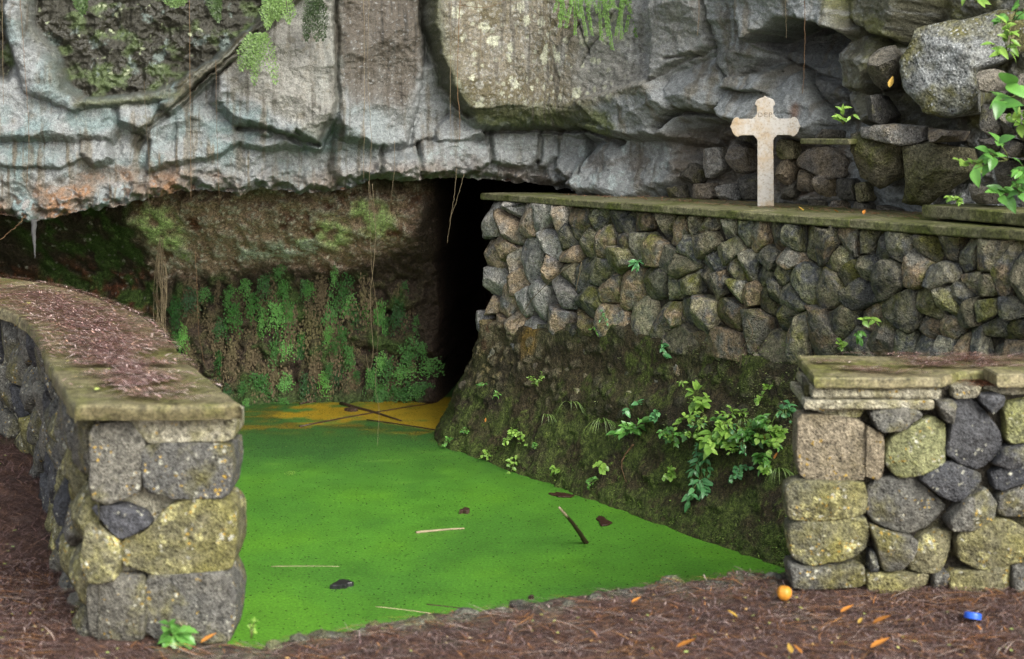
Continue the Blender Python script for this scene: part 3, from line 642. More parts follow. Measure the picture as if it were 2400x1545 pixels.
# ------------------------------------------------------------------ stones
def resample(poly, n):
    p = np.asarray(poly, float); q = np.vstack([p, p[:1]]); s = np.r_[0, np.cumsum(np.hypot(*np.diff(q, axis=0).T))]
    t = np.linspace(0, s[-1], n, endpoint=False); return np.stack([np.interp(t, s, q[:, 0]), np.interp(t, s, q[:, 1])], 1)
def chaikin(p, k=1, a=.25):
    for _ in range(k):
        q = np.roll(p, -1, 0); p = np.stack([p * (1 - a) + q * a, p * a + q * (1 - a)], 1).reshape(-1, 2)
    return p
def stone_geo(poly, depth, bulge, seed, n=26, nr=9, round_=1, amp=.05, facets=5):
    """closed stone: outline poly in its own plane (x,y), domed and chipped front (+z), plain back"""
    r_ = np.random.default_rng(seed)
    p = np.asarray(poly, float); c = p.mean(0); p = p - c
    if ((p[:, 0] * np.roll(p[:, 1], -1) - np.roll(p[:, 0], -1) * p[:, 1]).sum()) < 0: p = p[::-1]
    p = chaikin(p, round_, .13)
    ln_ = np.hypot(*(np.roll(p, -1, 0) - p).T); kk = np.maximum(1, np.round(n * ln_ / ln_.sum())).astype(int)
    p = np.concatenate([a + (b - a) * (np.arange(k) / k)[:, None] for a, b, k in zip(p, np.roll(p, -1, 0), kk)]); n = len(p)
    th = np.arctan2(p[:, 1], p[:, 0]); sd = r_.uniform(0, 90)
    p = p * (1 + .05 * fbm(np.cos(th) * 1.6 + sd, np.sin(th) * 1.6 + sd, 0.0, 3) + .02 * fbm(np.cos(th) * 5 + sd, np.sin(th) * 5, 0.0, 2))[:, None]
    size = math.sqrt(np.abs((p[:, 0] * np.roll(p[:, 1], -1) - np.roll(p[:, 0], -1) * p[:, 1]).sum()) / 2)
    f = np.concatenate([[.55, .86, .97], [1.0, 1.0, .975], np.linspace(.93, .06, nr)])
    zz = np.concatenate([[-depth, -depth * .98, -depth * .8], [-depth * .35, -.25 * bulge, 0], bulge * (.55 + .45 * np.sqrt(np.clip(1 - np.linspace(.93, .06, nr)**2.6, 0, 1)))])
    zz[3:6] = [-.6 * bulge - .02 * size, .0 * bulge, .32 * bulge]
    V = np.concatenate([np.concatenate([p * a, np.full((n, 1), z)], 1) for a, z in zip(f, zz)])
    o3 = r_.uniform(0, 60, 3)
    # chips: cut by planes
    for _ in range(facets):
        a = r_.uniform(0, 2 * math.pi); tl = r_.uniform(.15, 1.0) * 2.3 * bulge / size
        nn = np.array([math.cos(a) * tl, math.sin(a) * tl, 1.0]); nn /= np.linalg.norm(nn)
        dd = V @ nn; cut = nn[2] * bulge * r_.uniform(.5, .95)
        e = np.maximum(dd - cut, 0); V -= e[:, None] * nn * .95
    dr = V - np.array([0, 0, -depth * .5]); dr[:, :2] *= .8; l = np.linalg.norm(dr, axis=1)[:, None]; dr /= l + 1e-9
    s1 = 2.2 / size
    nz = fbm(V[:, 0] * s1 + o3[0], V[:, 1] * s1 + o3[1], V[:, 2] * s1 + o3[2], 4)
    rz = ridged(V[:, 0] * s1 * 2.5 + o3[1], V[:, 1] * s1 * 2.5 + o3[2], V[:, 2] * s1 * 2.5 + o3[0], 3)
    V = V + dr * ((nz * 1.3 + rz * .45) * amp * size)[:, None]
    F_ = []
    nR = len(f)
    i = np.arange(nR * n).reshape(nR, n); j = np.roll(i, -1, 1)
    q = np.stack([i[:-1].ravel(), j[:-1].ravel(), j[1:].ravel(), i[1:].ravel()], 1).tolist()
    V = np.vstack([V, [V[:n].mean(0)], [V[-n:].mean(0) + [0, 0, .01 * bulge]]]); a0, a1 = len(V) - 2, len(V) - 1
    for k in range(n):
        k2 = (k + 1) % n; q.append((k2, k, a0)); q.append((i[-1, k], i[-1, k2], a1))
    return V, q, c
def add_stone(parent, poly, U, Vv, Nn, O, mat, seed, name='stone', depth=.2, bulge=.05, lift=0.0, **kw):
    """poly in wall coordinates (along U, along Vv) from O"""
    V, q, c = stone_geo(poly, depth, bulge, seed, **kw)
    B = np.array([U, Vv, Nn], float)
    o = link(name, mesh_data(name, V @ B, q, mat), parent)
    loc = Vector(O) + Vector(U) * c[0] + Vector(Vv) * c[1] + Vector(Nn) * lift
    o.location = loc - (parent.location if parent else Vector((0, 0, 0)))
    return o
def shrink(poly, g):
    p = np.asarray(poly, float); c = p.mean(0); d = p - c; l = np.linalg.norm(d, axis=1)[:, None]
    return c + d * np.clip(1 - g / l, .3, 1.3)
def voronoi_cells(seeds, bounds):
    """clip the boundary polygon by bisectors"""
    cells = []
    S = np.asarray(seeds, float)
    for i, s in enumerate(S):
        poly = [tuple(p) for p in bounds]
        dist = np.hypot(*(S - s).T); order = np.argsort(dist)[1:26]
        for j in order:
            m = (s + S[j]) / 2; nv = S[j] - s; out = []
            for a, b in zip(poly, poly[1:] + poly[:1]):
                da = (a[0] - m[0]) * nv[0] + (a[1] - m[1]) * nv[1]; db = (b[0] - m[0]) * nv[0] + (b[1] - m[1]) * nv[1]
                if da <= 0: out.append(a)
                if (da < 0 < db) or (db < 0 < da):
                    t = da / (da - db); out.append((a[0] + t * (b[0] - a[0]), a[1] + t * (b[1] - a[1])))
            poly = out
            if len(poly) < 3: break
        cells.append(poly if len(poly) >= 3 else None)
    return cells
def box_mesh(name, x0, x1, y0, y1, z0, z1, mat, bevel=.006, jit=0.0, seg=2, sub=0, seed=1):
    bm = bmesh.new(); bmesh.ops.create_cube(bm, size=1)
    for v in bm.verts: v.co = Vector(((x0 + x1) / 2 + v.co.x * (x1 - x0), (y0 + y1) / 2 + v.co.y * (y1 - y0), (z0 + z1) / 2 + v.co.z * (z1 - z0)))
    return finish_bm(name, bm, mat, bevel, jit, seg, sub, seed)
def finish_bm(name, bm, mat, bevel, jit, seg=2, sub=0, seed=1):
    if sub: bmesh.ops.subdivide_edges(bm, edges=bm.edges[:], cuts=sub, use_grid_fill=True)
    if bevel and not sub: bmesh.ops.bevel(bm, geom=bm.edges[:], offset=bevel, segments=seg, affect='EDGES', profile=.6)
    if jit:
        co = np.array([v.co[:] for v in bm.verts]); k = seed * 13.7
        dx = np.stack([fbm(co[:, 0] * 6 + k, co[:, 1] * 6, co[:, 2] * 6 + i * 9, 4) for i in range(3)], 1) * jit
        for v, d in zip(bm.verts, dx): v.co += Vector(d)
    me = bpy.data.meshes.new(name); bm.to_mesh(me); bm.free()
    for f in me.polygons: f.use_smooth = bool(sub)
    me.materials.append(mat); return me
def prism_mesh(name, plan, z0, z1, mat, bevel=.006, jit=0.0, seed=1, cuts=0):
    """upright prism over a plan outline, edges divided and worn"""
    p = np.asarray(plan, float)
    if ((p[:, 0] * np.roll(p[:, 1], -1) - np.roll(p[:, 0], -1) * p[:, 1]).sum()) < 0: p = p[::-1]
    L = np.hypot(*(np.roll(p, -1, 0) - p).T).sum(); n = max(12, int(L / .03)) if jit else len(p)
    corner = p
    if jit:
        # keep the corners, divide the sides
        q = []
        for a, b in zip(p, np.roll(p, -1, 0)):
            k = max(1, int(np.hypot(*(b - a)) / .035))
            for i in range(k): q.append(a + (b - a) * i / k)
        p = np.array(q)
    n = len(p); k = seed * 7.7
    c = p.mean(0)
    inset = lambda d: p + (c - p) / np.linalg.norm(c - p, axis=1)[:, None] * d
    rings = [(inset(bevel), z0), (p, z0 + bevel), (p, (z0 + z1) / 2), (p, z1 - bevel), (inset(bevel), z1)]
    V = []
    for i, (q, z) in enumerate(rings):
        w = np.zeros(n)
        if jit: w = fbm(p[:, 0] * 8 + k, p[:, 1] * 8, z * 20, 4) * jit + np.minimum(0, fbm(p[:, 0] * 4 + k, p[:, 1] * 4, z * 9 + 3, 3) + .12) * jit * 2
        dirv = (p - c) / np.linalg.norm(p - c, axis=1)[:, None]
        qq = q + dirv * w[:, None]
        V.append(np.concatenate([qq, np.full((n, 1), z) + (w[:, None] * .4 if jit else 0)], 1))
    V = np.vstack(V); ii = np.arange(5 * n).reshape(5, n); jj = np.roll(ii, -1, 1)
    q = np.stack([ii[:-1].ravel(), jj[:-1].ravel(), jj[1:].ravel(), ii[1:].ravel()], 1).tolist()
    q.append(ii[0, ::-1].tolist()); q.append(ii[-1].tolist())
    return mesh_data(name, V, q, mat, False)

M['rim_stone'] = stone_mat('pool_rim_stone', [(0.075, 0.078, 0.062), (0.11, 0.11, 0.085), (0.06, 0.06, 0.052)], (0.09, 0.095, 0.035), (0.45, 0.65), None, var=(.7, 1.3))
build_ground()

# ------------------------------------------------------------------ rear retaining wall of rounded lava stones
W0 = np.array((-.155, 9.4)); WD = np.array((.555, -.832)); WN = np.array((-.832, -.555))
ZL = 1.22
def wall_uz(px, py):
    k = (px - 1200) / F; Y = (W0[1] + 1.5 * W0[0] * -1 * 0 + 0) if False else 9.1675 / (1 + 1.5 * k)
    X = k * Y; u = (X - W0[0]) * WD[0] + (Y - W0[1]) * WD[1]
    return u, CAMZ - (py - HZ) / F * Y
def wall_pt(u, z, off=0.0):
    p = W0 + WD * u + WN * off; return Vector((p[0], p[1], z))
def c6(l): return [(1600 + a / 2.99, 515 + b / 2.99) for a, b in l]
def c5(l): return [(800 + a / 2.99, 515 + b / 2.99) for a, b in l]
def c2(l): return [(800 + a / 2.99, b / 2.99) for a, b in l]
SEEDS = c6([(60,60),(150,30),(280,90),(440,60),(520,110),(650,110),(40,190),(180,160),(320,215),(480,240),(100,290),(235,285),(590,280),(750,270),(780,150),(870,150),(1000,140),(1160,140),
 (1270,160),(1110,280),(930,280),(830,290),(370,350),(460,350),(550,380),(690,380),(20,320),(60,440),(190,450),(270,450),(800,400),(850,390),(920,460),(1070,470),(1160,390),(1290,330),(1350,220),
 (1500,200),(1730,220),(1870,210),(1970,260),(2100,280),(2330,300),(1570,320),(1660,320),(1440,370),(1820,390),(370,490),(500,510),(590,550),(640,510),(730,520),(1240,530),(1400,520),(1570,470),
 (2020,460),(2130,470),(2255,450),(2350,490),(60,620),(170,640),(340,630),(530,700),(700,680),(870,640),(1000,690),(1150,710),(1290,680),(1580,660),(1750,600),(1870,560),(1960,550),(2010,610),
 (2150,620),(2280,620),(60,780),(420,790),(670,880),(830,820),(1000,850),(1250,860),(1430,840),(1530,880),(1680,870),(1740,760),(1850,770),(1950,780),(2080,780),(2190,760),(2320,790),(1840,880),
 (1960,910),(2070,910),(2180,890),(2330,900)])
SEEDS += c5([(1060,70),(1190,70),(1310,20),(1400,60),(1520,60),(1660,80),(1790,20),(1960,60),(2090,30),(2250,50),(2340,120),(1070,190),(1160,170),(1300,170),(1430,190),(1490,170),(1580,150),(1730,170),
 (1860,170),(1960,150),(1960,240),(2100,150),(2190,210),(2300,280),(2090,280),(1060,330),(1200,310),(1340,320),(1460,320),(1600,260),(1600,350),(1700,350),(1830,370),(1070,470),(1240,440),(1390,430),
 (1490,420),(1550,510),(1890,500),(2030,480),(2210,450),(2330,500),(1030,580),(1150,600),(1280,570),(1390,590),(1470,530),(1670,560),(1780,590),(1900,690),(2110,680),(2260,660),(2340,640),(1010,740),
 (1130,760),(1240,740),(1540,690),(1720,740)])
SEEDS += c2([(1090,1440),(1230,1450),(1310,1470),(1410,1460),(1550,1460),(1700,1470),(1860,1460),(1960,1490),(2090,1500),(2240,1500),(2340,1510)])
LOWB = [(1090, 775), (1300, 785), (1450, 765), (1580, 800), (1700, 805), (1830, 860), (1930, 880), (2500, 900)]
def build_rear_wall():
    root = empty('retaining_wall', wall_pt(2.4, ZW), 'tall wall of rounded dark lava stones behind the pool, below the cross', 'wall')
    S = [wall_uz(*p) for p in SEEDS]; S = [list(s) for i, s in enumerate(S) if (i * 37) % 11 not in (3, 7)]
    def zlow(u):
        px = interp(u, [(wall_uz(x, 800)[0], x) for x in range(1080, 2560, 20)]); return wall_uz(px, interp(px, LOWB))[1]
    ztop = ZL - .045; umax = 5.6
    r_ = np.random.default_rng(5)
    for _ in range(6000):
        u, z = r_.uniform(0.02, umax), r_.uniform(-.15, ztop)
        if z < zlow(u) - .02 or z > ztop - .06: continue
        A = np.array(S); dd = np.hypot(A[:, 0] - u, A[:, 1] - z)
        if dd.min() > .185: S.append([u, z])
    S = [s for s in S if -.05 < s[0] < umax and s[1] < ztop - .02 and s[1] > zlow(s[0]) - .04]
    # mirror seeds beyond the edges so that cells close naturally
    G = S + [[-s[0] - .02, s[1]] for s in S if s[0] < .35] + [[s[0], 2 * ztop - s[1]] for s in S if s[1] > ztop - .3] + \
        [[s[0], 2 * (zlow(s[0]) - .07) - s[1]] for s in S if s[1] < zlow(s[0]) + .25]
    cells = voronoi_cells(G, [(-1, -1.2), (7, -1.2), (7, 2.2), (-1, 2.2)])
    U = (WD[0], WD[1], 0); Vz = (0, 0, 1); Nn = (WN[0], WN[1], 0)
    for i, s in enumerate(S):
        c = cells[i]
        if not c: continue
        c = np.array(c); 
        if (c[:, 0].max() - c[:, 0].min()) > .7: continue
        c = shrink(c, r_.uniform(-.003, .007)); c = c + r_.normal(0, .006, c.shape); ext = math.sqrt(np.ptp(c[:, 0]) * np.ptp(c[:, 1]))
        pale = s[0] < .75 + .3 * r_.random()
        batter = .03 * max(0, (ztop - s[1]))
        add_stone(root, c, U, Vz, Nn, wall_pt(0, 0, batter), M['pale_stone' if pale else 'wall_stone'], 100 + i, depth=.16, bulge=ext * r_.uniform(.2, .45),
                  lift=r_.uniform(-.04, .025), n=34, nr=9, amp=.06, facets=6, round_=int(r_.random() < .45))
    # core behind the stones: front sheet just behind, returning into the cave at the left
    bm = bmesh.new()
    plan = [wall_pt(-.0, 0, -.05), wall_pt(6.2, 0, -.05), wall_pt(6.2, 0, -.68), wall_pt(2.5, 0, -.68), wall_pt(.8, 0, -.66), wall_pt(.3, 0, -.45), Vector((.3, 12.9, 0)), Vector((.02, 12.9, 0))]
    me = prism_mesh('core', [(p.x, p.y) for p in plan], ZW - .3, ZL - .045, M['dark_joint'], .005)
    link('core', me, root, -root.location)
    # coping slabs
    r2 = random.Random(4); u = -.06; k = 0
    while u < 5.6:
        L = r2.uniform(.7, 1.0); a, b = u, min(5.7, u + L); fo = .035 + r2.uniform(-.006, .006)
        if k == 0: pl = [wall_pt(a, 0, fo), wall_pt(b, 0, fo), wall_pt(b, 0, -.50), wall_pt(a + .33, 0, -.46), wall_pt(a + .02, 0, -.10)]
        else: pl = [wall_pt(a + .002, 0, fo), wall_pt(b, 0, fo), wall_pt(b, 0, -.70), wall_pt(a + .002, 0, -.70)]
        dz = r2.uniform(-.003, .003)
        me = prism_mesh('coping_slab', [(p.x, p.y) for p in pl], ZL - .042 + dz, ZL + dz, M['ledge'], .006, .007, seed=k + 1)
        link('coping_slab', me, root, -root.location); u = b; k += 1
    return root
REAR = build_rear_wall()

# ------------------------------------------------------------------ mossy bank at the foot of the wall
BANKTOP = [(1050, 745), (1110, 745), (1200, 742), (1300, 760), (1450, 740), (1580, 785), (1700, 790), (1830, 830), (1930, 840), (2500, 860)]
def bank_off(u, z):
    """how far the earth stands out from the wall plane"""
    pts = np.array([(-.7, .46), (-.40, .36), (-.25, .27), (-.1, .19), (0., .14), (.1, .105), (.25, .07), (.5, .045), (.9, .03)])
    o = np.interp(z, pts[:, 0], pts[:, 1])
    ter = sstep(.75, 1.3, u) * sstep(2.9, 2.5, u) * .05 * np.exp(-((z - .10) / .10)**2)
    return o + ter
def bank_uz(px, py):
    """points of the bank surface seen at photo positions"""
    px = np.atleast_1d(np.asarray(px, float)); py = np.atleast_1d(np.asarray(py, float)); k = (px - 1200) / F
    lo = np.zeros(len(px)); hi = np.full(len(px), .7)
    for _ in range(22):
        o = (lo + hi) / 2
        Y = (9.1675 + o * (WN[1] + 1.5 * WN[0])) / (1 + 1.5 * k); X = k * Y; z = CAMZ - (py - HZ) / F * Y
        u = (X - W0[0]) * WD[0] + (Y - W0[1]) * WD[1]; m = o >= bank_off(u, z); hi = np.where(m, o, hi); lo = np.where(m, lo, o)
    return u, z, o
def bank_relief(u, z):
    return .04 * fbm(u * 3, z * 3.5, 4.4, 5) + .018 * fbm(u * 10, z * 11, 7.4, 4)
def build_bank():
    us = np.concatenate([np.arange(-.5, 3.6, .0085), np.arange(3.6, 6, .05)])
    zt = np.array([wall_uz(interp(u, [(wall_uz(x, 800)[0], x) for x in range(1060, 2560, 10)]), 0)[1] * 0 + 0 for u in [0]])
    pxs = np.arange(1040, 2560, 10.); uu = np.array([wall_uz(x, 800)[0] for x in pxs])
    pxu = np.interp(us, uu, pxs); Yw = 9.1675 / (1 + 1.5 * (pxu - 1200) / F); ztop = CAMZ - (interp(pxu, BANKTOP) - HZ) / F * Yw
    nr = 150; t = np.linspace(0, 1, nr)[:, None]
    Uu = np.broadcast_to(us, (nr, len(us))).copy(); Z = ztop[None] + (-.62 - ztop[None]) * t
    o = bank_off(Uu, Z)
    n1 = fbm(Uu * 3, Z * 3.5, 4.4, 5); n2 = fbm(Uu * 10, Z * 11, 7.4, 4); n3 = fbm(Uu * 38, Z * 38, 1.4, 3)
    d1, i1 = worley(Uu * 9 + .6 * n2, Z * 12 + .6 * n2, 6); d2, i2 = worley(Uu * 17 + .5 * n2, Z * 22, 16)
    emb = (i1 > .45) * sstep(.42, .2, d1) * sstep(.0, .14, Z + .02 * n2 + .08)
    emb2 = (i2 > .4) * sstep(.4, .2, d2) * sstep(1.3, .6, Uu) * sstep(-.1, .1, Z)
    low = sstep(.05, -.1, Z)
    h = .04 * n1 + .018 * n2 + .006 * n3 + .012 * emb + .006 * emb2
    lump = ridged(Uu * 6, Z * 7, 3.4, 4); h += low * .03 * lump
    h -= .03 * sstep(.03, 0, t)
    o = o + h * (.35 + .65 * sstep(0, .25, t))
    o = o - .10 * sstep(0.05, 0, t)                                    # tucks in under the stones
    # the corner: for u<0 the bank turns back into the cave
    cu = np.minimum(Uu, 0.0); ang = np.clip(-Uu / .35, 0, 1) * R(75)
    nxv = WN[0] * np.cos(ang) - WN[1] * np.sin(ang) * -1 * -1; nyv = WN[1] * np.cos(ang) + WN[0] * np.sin(ang) * -1
    nxv = WN[0] * np.cos(ang) + WN[1] * np.sin(ang); nyv = -WN[0] * np.sin(ang) + WN[1] * np.cos(ang)
    bx = W0[0] + WD[0] * np.maximum(Uu, 0) + .03 * np.minimum(Uu, 0) * 0; by = W0[1] + WD[1] * np.maximum(Uu, 0) - np.minimum(Uu, 0) * 1.2
    X = bx + nxv * o; Y = by + nyv * o
    # albedo
    C = np.zeros(Z.shape + (3,)) + np.array((.062, .048, .022))
    C = mixc(C, (.042, .034, .018), sstep(.0, .3, n1)); C = mixc(C, (.075, .075, .028), sstep(-.05, .25, fbm(Uu * 4, Z * 4, 24., 4)) * .8)
    up = sstep(.1, .35, Z)
    C = mixc(C, (.21, .18, .10), up * sstep(1.25, .7, Uu) * sstep(-.1, .25, fbm(Uu * 6, Z * 5, 33., 4)) * .8)
    C = mixc(C, (.26, .16, .035), sstep(.12, .04, np.hypot(Uu - .56, (Z - .34) * .8) - .05 * n2) * .8)
    C = mixc(C, (.12, .05, .025), up * sstep(.4, .05, Uu) * sstep(.1, .3, n2) * .8)
    C = mixc(C, (.19, .165, .10), emb * sstep(1.4, .8, Uu) * .85); C = mixc(C, (.10, .095, .06), emb * sstep(.9, 1.5, Uu) * .7)
    C = mixc(C, (.22, .18, .08), emb2 * sstep(.5, .1, np.abs(Uu - .1)) * sstep(.28, .15, Z) * .9)
    mo = fbm(Uu * 5, Z * 5, 44., 4)
    C = mixc(C, (.085, .115, .02), sstep(.02, .25, mo + .12 * sstep(.9, 1.5, Uu)) * sstep(.6, 1.1, Uu) * sstep(-.3, .2, n3 + n2) * .85)
    C = mixc(C, (.065, .095, .018), low * sstep(-.15, .15, mo) * .85); C = mixc(C, (.13, .17, .035), low * sstep(.12, .3, n3 + .5 * mo) * .7)
    C = mixc(C, (.09, .13, .025), sstep(-.26, -.36, Z) * sstep(-.3, .1, n3) * .8)
    C = mixc(C, (.025, .02, .012), sstep(.15, .4, -lump) * low * .8)
    C = C * .72
    K = np.concatenate([C, np.full(Z.shape + (1,), .9)], -1).reshape(-1, 4)
    me = mesh_data('bank', np.stack([X, Y, Z], -1).reshape(-1, 3), grid_faces(*Z.shape)[:, ::-1].copy(), M['bank'], True, K)
    bank = tag(link('bank', me), 'mossy earth bank sloping from stone wall to water', None, kind='structure')
    r_ = np.random.default_rng(21); U = (WD[0], WD[1], 0); Nn = (WN[0], WN[1], 0); done = []
    spots = [(1085,905,16),(1102,922,13),(1118,930,17),(1135,928,15),(1150,935,13),(1162,955,12),(1128,912,12),(1218,942,15),(1262,930,14),(1318,948,14),(1345,928,20),(1352,906,13),(1365,888,12),(1330,870,13),(1268,952,12),(1200,880,14)]
    spots += [(r_.uniform(1125, 1430), r_.uniform(758, 890), r_.uniform(13, 30)) for _ in range(34)] + [(x_, interp(x_, LOWB) + r_.uniform(0, 55), r_.uniform(20, 40)) for x_ in r_.uniform(1150, 1860, 46)] + [(r_.uniform(1430, 1850), r_.uniform(840, 950), r_.uniform(10, 26)) for _ in range(26)]
    for i, (x, y, r) in enumerate(spots):
        if any(math.hypot(x - a, y - b) < (r + c) * .95 for a, b, c in done): continue
        done.append((x, y, r)); u, z, o = bank_uz(x, y); u, z, o = float(u[0]), float(z[0]), float(o[0]); o += float(bank_relief(np.array(u), np.array(z))); rm = r * 8.4 / F
        th = np.sort(r_.uniform(0, 2 * math.pi, 7)); pl_ = np.stack([np.cos(th) * rm * r_.uniform(.8, 1.5) / .8, np.sin(th) * rm * r_.uniform(.7, 1.1)], 1)
        add_stone(bank, pl_, U, (0, 0, 1), Nn, wall_pt(u, z, o), M['bank_stone' if x < 1430 and r < 20 else 'wall_stone'], 3000 + i, depth=.08, bulge=rm * .5, lift=-rm * .38, n=18, nr=6, amp=.06, facets=4)
build_bank()

# ------------------------------------------------------------------ curved low parapet on the left
ZC = .77
def top_pts(l): return [at_z(x, y, ZC) for x, y in l]
LR = top_pts([(566, 948), (440, 850), (354, 749), (284, 719), (167, 677), (0, 645)]) + [Vector((-4.3, 9.0, ZC))]
LL = top_pts([(172, 952), (110, 849), (84, 766), (0, 716)]) + [Vector((-3.3, 7.55, ZC)), Vector((-4.4, 8.0, ZC))]
def smooth_path(pts, n=60):
    p = np.array([v[:2] for v in pts]); s = np.r_[0, np.cumsum(np.hypot(*np.diff(p, axis=0).T))]
    q = p.copy()
    for _ in range(4):
        t = np.empty((2 * len(q) - 2, 2)); t[0::2] = q[:-1] * .75 + q[1:] * .25; t[1::2] = q[:-1] * .25 + q[1:] * .75
        q = np.vstack([p[:1], t, p[-1:]])
    s = np.r_[0, np.cumsum(np.hypot(*np.diff(q, axis=0).T))]; tt = np.linspace(0, s[-1], n)
    return np.stack([np.interp(tt, s, q[:, 0]), np.interp(tt, s, q[:, 1])], 1), s[-1]
def px_poly(l, Y):  return [((x - 1200) / F * Y, CAMZ - (y - HZ) / F * Y) for x, y in l]
YLP = 4.60
def build_left_parapet():
    root = empty('parapet', (-1.2, 4.7, 0), 'curved low stone parapet on the left, coping strewn with reddish needles', 'wall', 'low walls round the pool')
    pr, Lr = smooth_path(LR); pl, Ll = smooth_path(LL)
    # coping in five slabs
    cuts = [0, 16, 28, 40, 50, 59]
    for i, (a, b) in enumerate(zip(cuts[:-1], cuts[1:])):
        plan = np.vstack([pr[a:b + 1], pl[a:b + 1][::-1]])
        if i: plan[0] += (pr[a + 1] - pr[a]) * .02; plan[-1] += (pl[a + 1] - pl[a]) * .02
        nrow = len(range(a, b + 1))
        # lay it as a curved slab: grid across the width
        A, B = pr[a:b + 1], pl[a:b + 1]
        if i == 0:
            t_ = np.linspace(0, 1, 60)[:, None]; ex = lambda P_: np.stack([np.interp(t_[:, 0], np.linspace(0, 1, len(P_)), P_[:, j]) for j in (0, 1)], 1)
            A, B = ex(A), ex(B)
        w = np.concatenate([[0, 0, .012], np.linspace(.03, .97, 26), [.988, 1, 1]])[:, None, None]; th = .05
        G = A[None] * (1 - w) + B[None] * w
        z = np.full(G.shape[:2], ZC); z[0] = ZC - th; z[-1] = ZC - th; z[1] = ZC - .012; z[-2] = ZC - .012
        z += .005 * fbm(G[..., 0] * 5, G[..., 1] * 5, 1., 4) + .002 * fbm(G[..., 0] * 30, G[..., 1] * 30, 1., 3)
        G = G + (fbm(G[..., 0] * 7, G[..., 1] * 7, 3., 4) * .012)[..., None]
        V = np.concatenate([G, z[..., None]], -1)
        # front and back ends
        e0 = V[:, :1].copy(); e0[..., 2] = ZC - th + .006 * fbm(e0[..., 0] * 8, 2.2, 1., 3); e0[..., 1] += .012
        m0 = V[:, :1].copy(); m0[..., 2] -= .012; m0[..., 1] -= .006
        ch = np.maximum(0, fbm(m0[..., 0] * 9, 5.5, 0., 3) - .05)[..., None] * .10
        m0[..., 1:2] += ch * .4; e0[..., 1:2] += ch * .3
        mm_ = (m0 * .5 + e0 * .5); mm_[..., 1] += .004 * fbm(mm_[..., 0] * 25, 1., 2., 3)
        e1 = V[:, -1:].copy(); e1[..., 2] = ZC - th
        V = np.concatenate([e0, mm_, m0, V, e1], 1) if i == 0 else np.concatenate([V[:, :1] * [1, 1, 0] + [0, 0, ZC - th], V, e1], 1)
        me = mesh_data('coping_slab', V.reshape(-1, 3), grid_faces(*V.shape[:2]), M['coping'], True)
        link('coping_slab', me, root, -root.location)
    # body
    ins = lambda P_, Q, d: P_ + (Q - P_) / np.linalg.norm(Q - P_, axis=1)[:, None] * d
    br, bl = ins(pr, pl, .07), ins(pl, pr, .09)
    br[0, 1] = bl[0, 1] = YLP + .05; br[0, 0] = -.93; bl[0, 0] = -1.35
    plan = np.vstack([br, bl[::-1]])
    link('core', prism_mesh('core', plan, -.5, ZC - .052, M['mortar'], .004), root, -root.location)
    # end face, seen from the camera
    U, Vz, Nn = (1, 0, 0), (0, 0, 1), (0, -1, 0)
    ST = [([(212,1000),(300,990),(338,1040),(333,1100),(327,1150),(255,1182),(213,1165)], 'pier_grey'),
          ([(337,1048),(380,1038),(540,1042),(546,1095),(532,1162),(430,1165),(341,1150)], 'pier_grey'),
          ([(208,1192),(285,1186),(335,1203),(352,1228),(312,1250),(285,1260),(240,1222)], 'pier_dark'),
          ([(288,1262),(340,1250),(390,1195),(440,1163),(532,1176),(549,1202),(549,1280),(541,1333),(470,1338),(400,1354),(350,1338),(286,1324)], 'pier_olive'),
          ([(204,1222),(278,1264),(284,1300),(275,1355),(216,1364),(194,1322)], 'pier_olive'),
          ([(203,1368),(285,1352),(336,1350),(343,1440),(335,1500),(208,1500)], 'pier_grey'),
          ([(343,1352),(440,1347),(530,1338),(551,1390),(547,1440),(536,1505),(345,1500)], 'pier_grey'),
          ([(300,985),(400,978),(545,975),(546,1036),(420,1034),(350,1042),(310,1000)], 'mortar')]
    for i, (pl_, mt) in enumerate(ST):
        pw = shrink(px_poly(pl_, YLP), -.005); o = add_stone(root, pw, U, Vz, Nn, (0, YLP, 0), M[mt], 700 + i, depth=.25, bulge=.014 + .006 * (i % 3), lift=.004 + .006 * ((i * 5) % 3) if mt != 'mortar' else -.010, n=72, nr=16, amp=.02, facets=3, round_=1)
    # outer (left) face stones
    path = np.vstack([[(-1.40, YLP + .03)], ins(pl, pr, .05)[3:]]); sp = np.r_[0, np.cumsum(np.hypot(*np.diff(path, axis=0).T))]
    r_ = np.random.default_rng(12); S = []
    for _ in range(4000):
        w, z = r_.uniform(.05, sp[-1]), r_.uniform(-.05, ZC - .09)
        if not S or np.hypot(*(np.array(S) - (w, z)).T).min() > .16: S.append((w, z))
    G = S + [(-a, b) for a, b in S if a < .3] + [(a, 2 * (ZC - .05) - b) for a, b in S if b > .45] + [(a, -.2 - b) for a, b in S if b < .25] + [(2 * sp[-1] - a, b) for a, b in S if a > sp[-1] - .3]
    cells = voronoi_cells(G, [(-1, -1), (8, -1), (8, 2), (-1, 2)])
    for i, (w, z) in enumerate(S):
        c = shrink(np.array(cells[i]), .01)
        pos = np.array([np.interp(w, sp, path[:, 0]), np.interp(w, sp, path[:, 1])]); q = np.array([np.interp(w + .05, sp, path[:, 0]), np.interp(w + .05, sp, path[:, 1])])
        d = q - pos; d /= np.linalg.norm(d) + 1e-9; nn = np.array((-d[1], d[0]))
        Uv = (d[0], d[1], 0); Nv = (nn[0], nn[1], 0)
        O = (pos[0] - d[0] * w, pos[1] - d[1] * w, 0)
        add_stone(root, c, Uv, (0, 0, 1), Nv, O, M[['pier_grey', 'pier_olive', 'pier_dark', 'pier_grey'][i % 4]], 800 + i, depth=.12, bulge=.06, lift=-.01, n=24, nr=8, amp=.05)
    return root, pr, pl
LPAR, PR, PL = build_left_parapet()

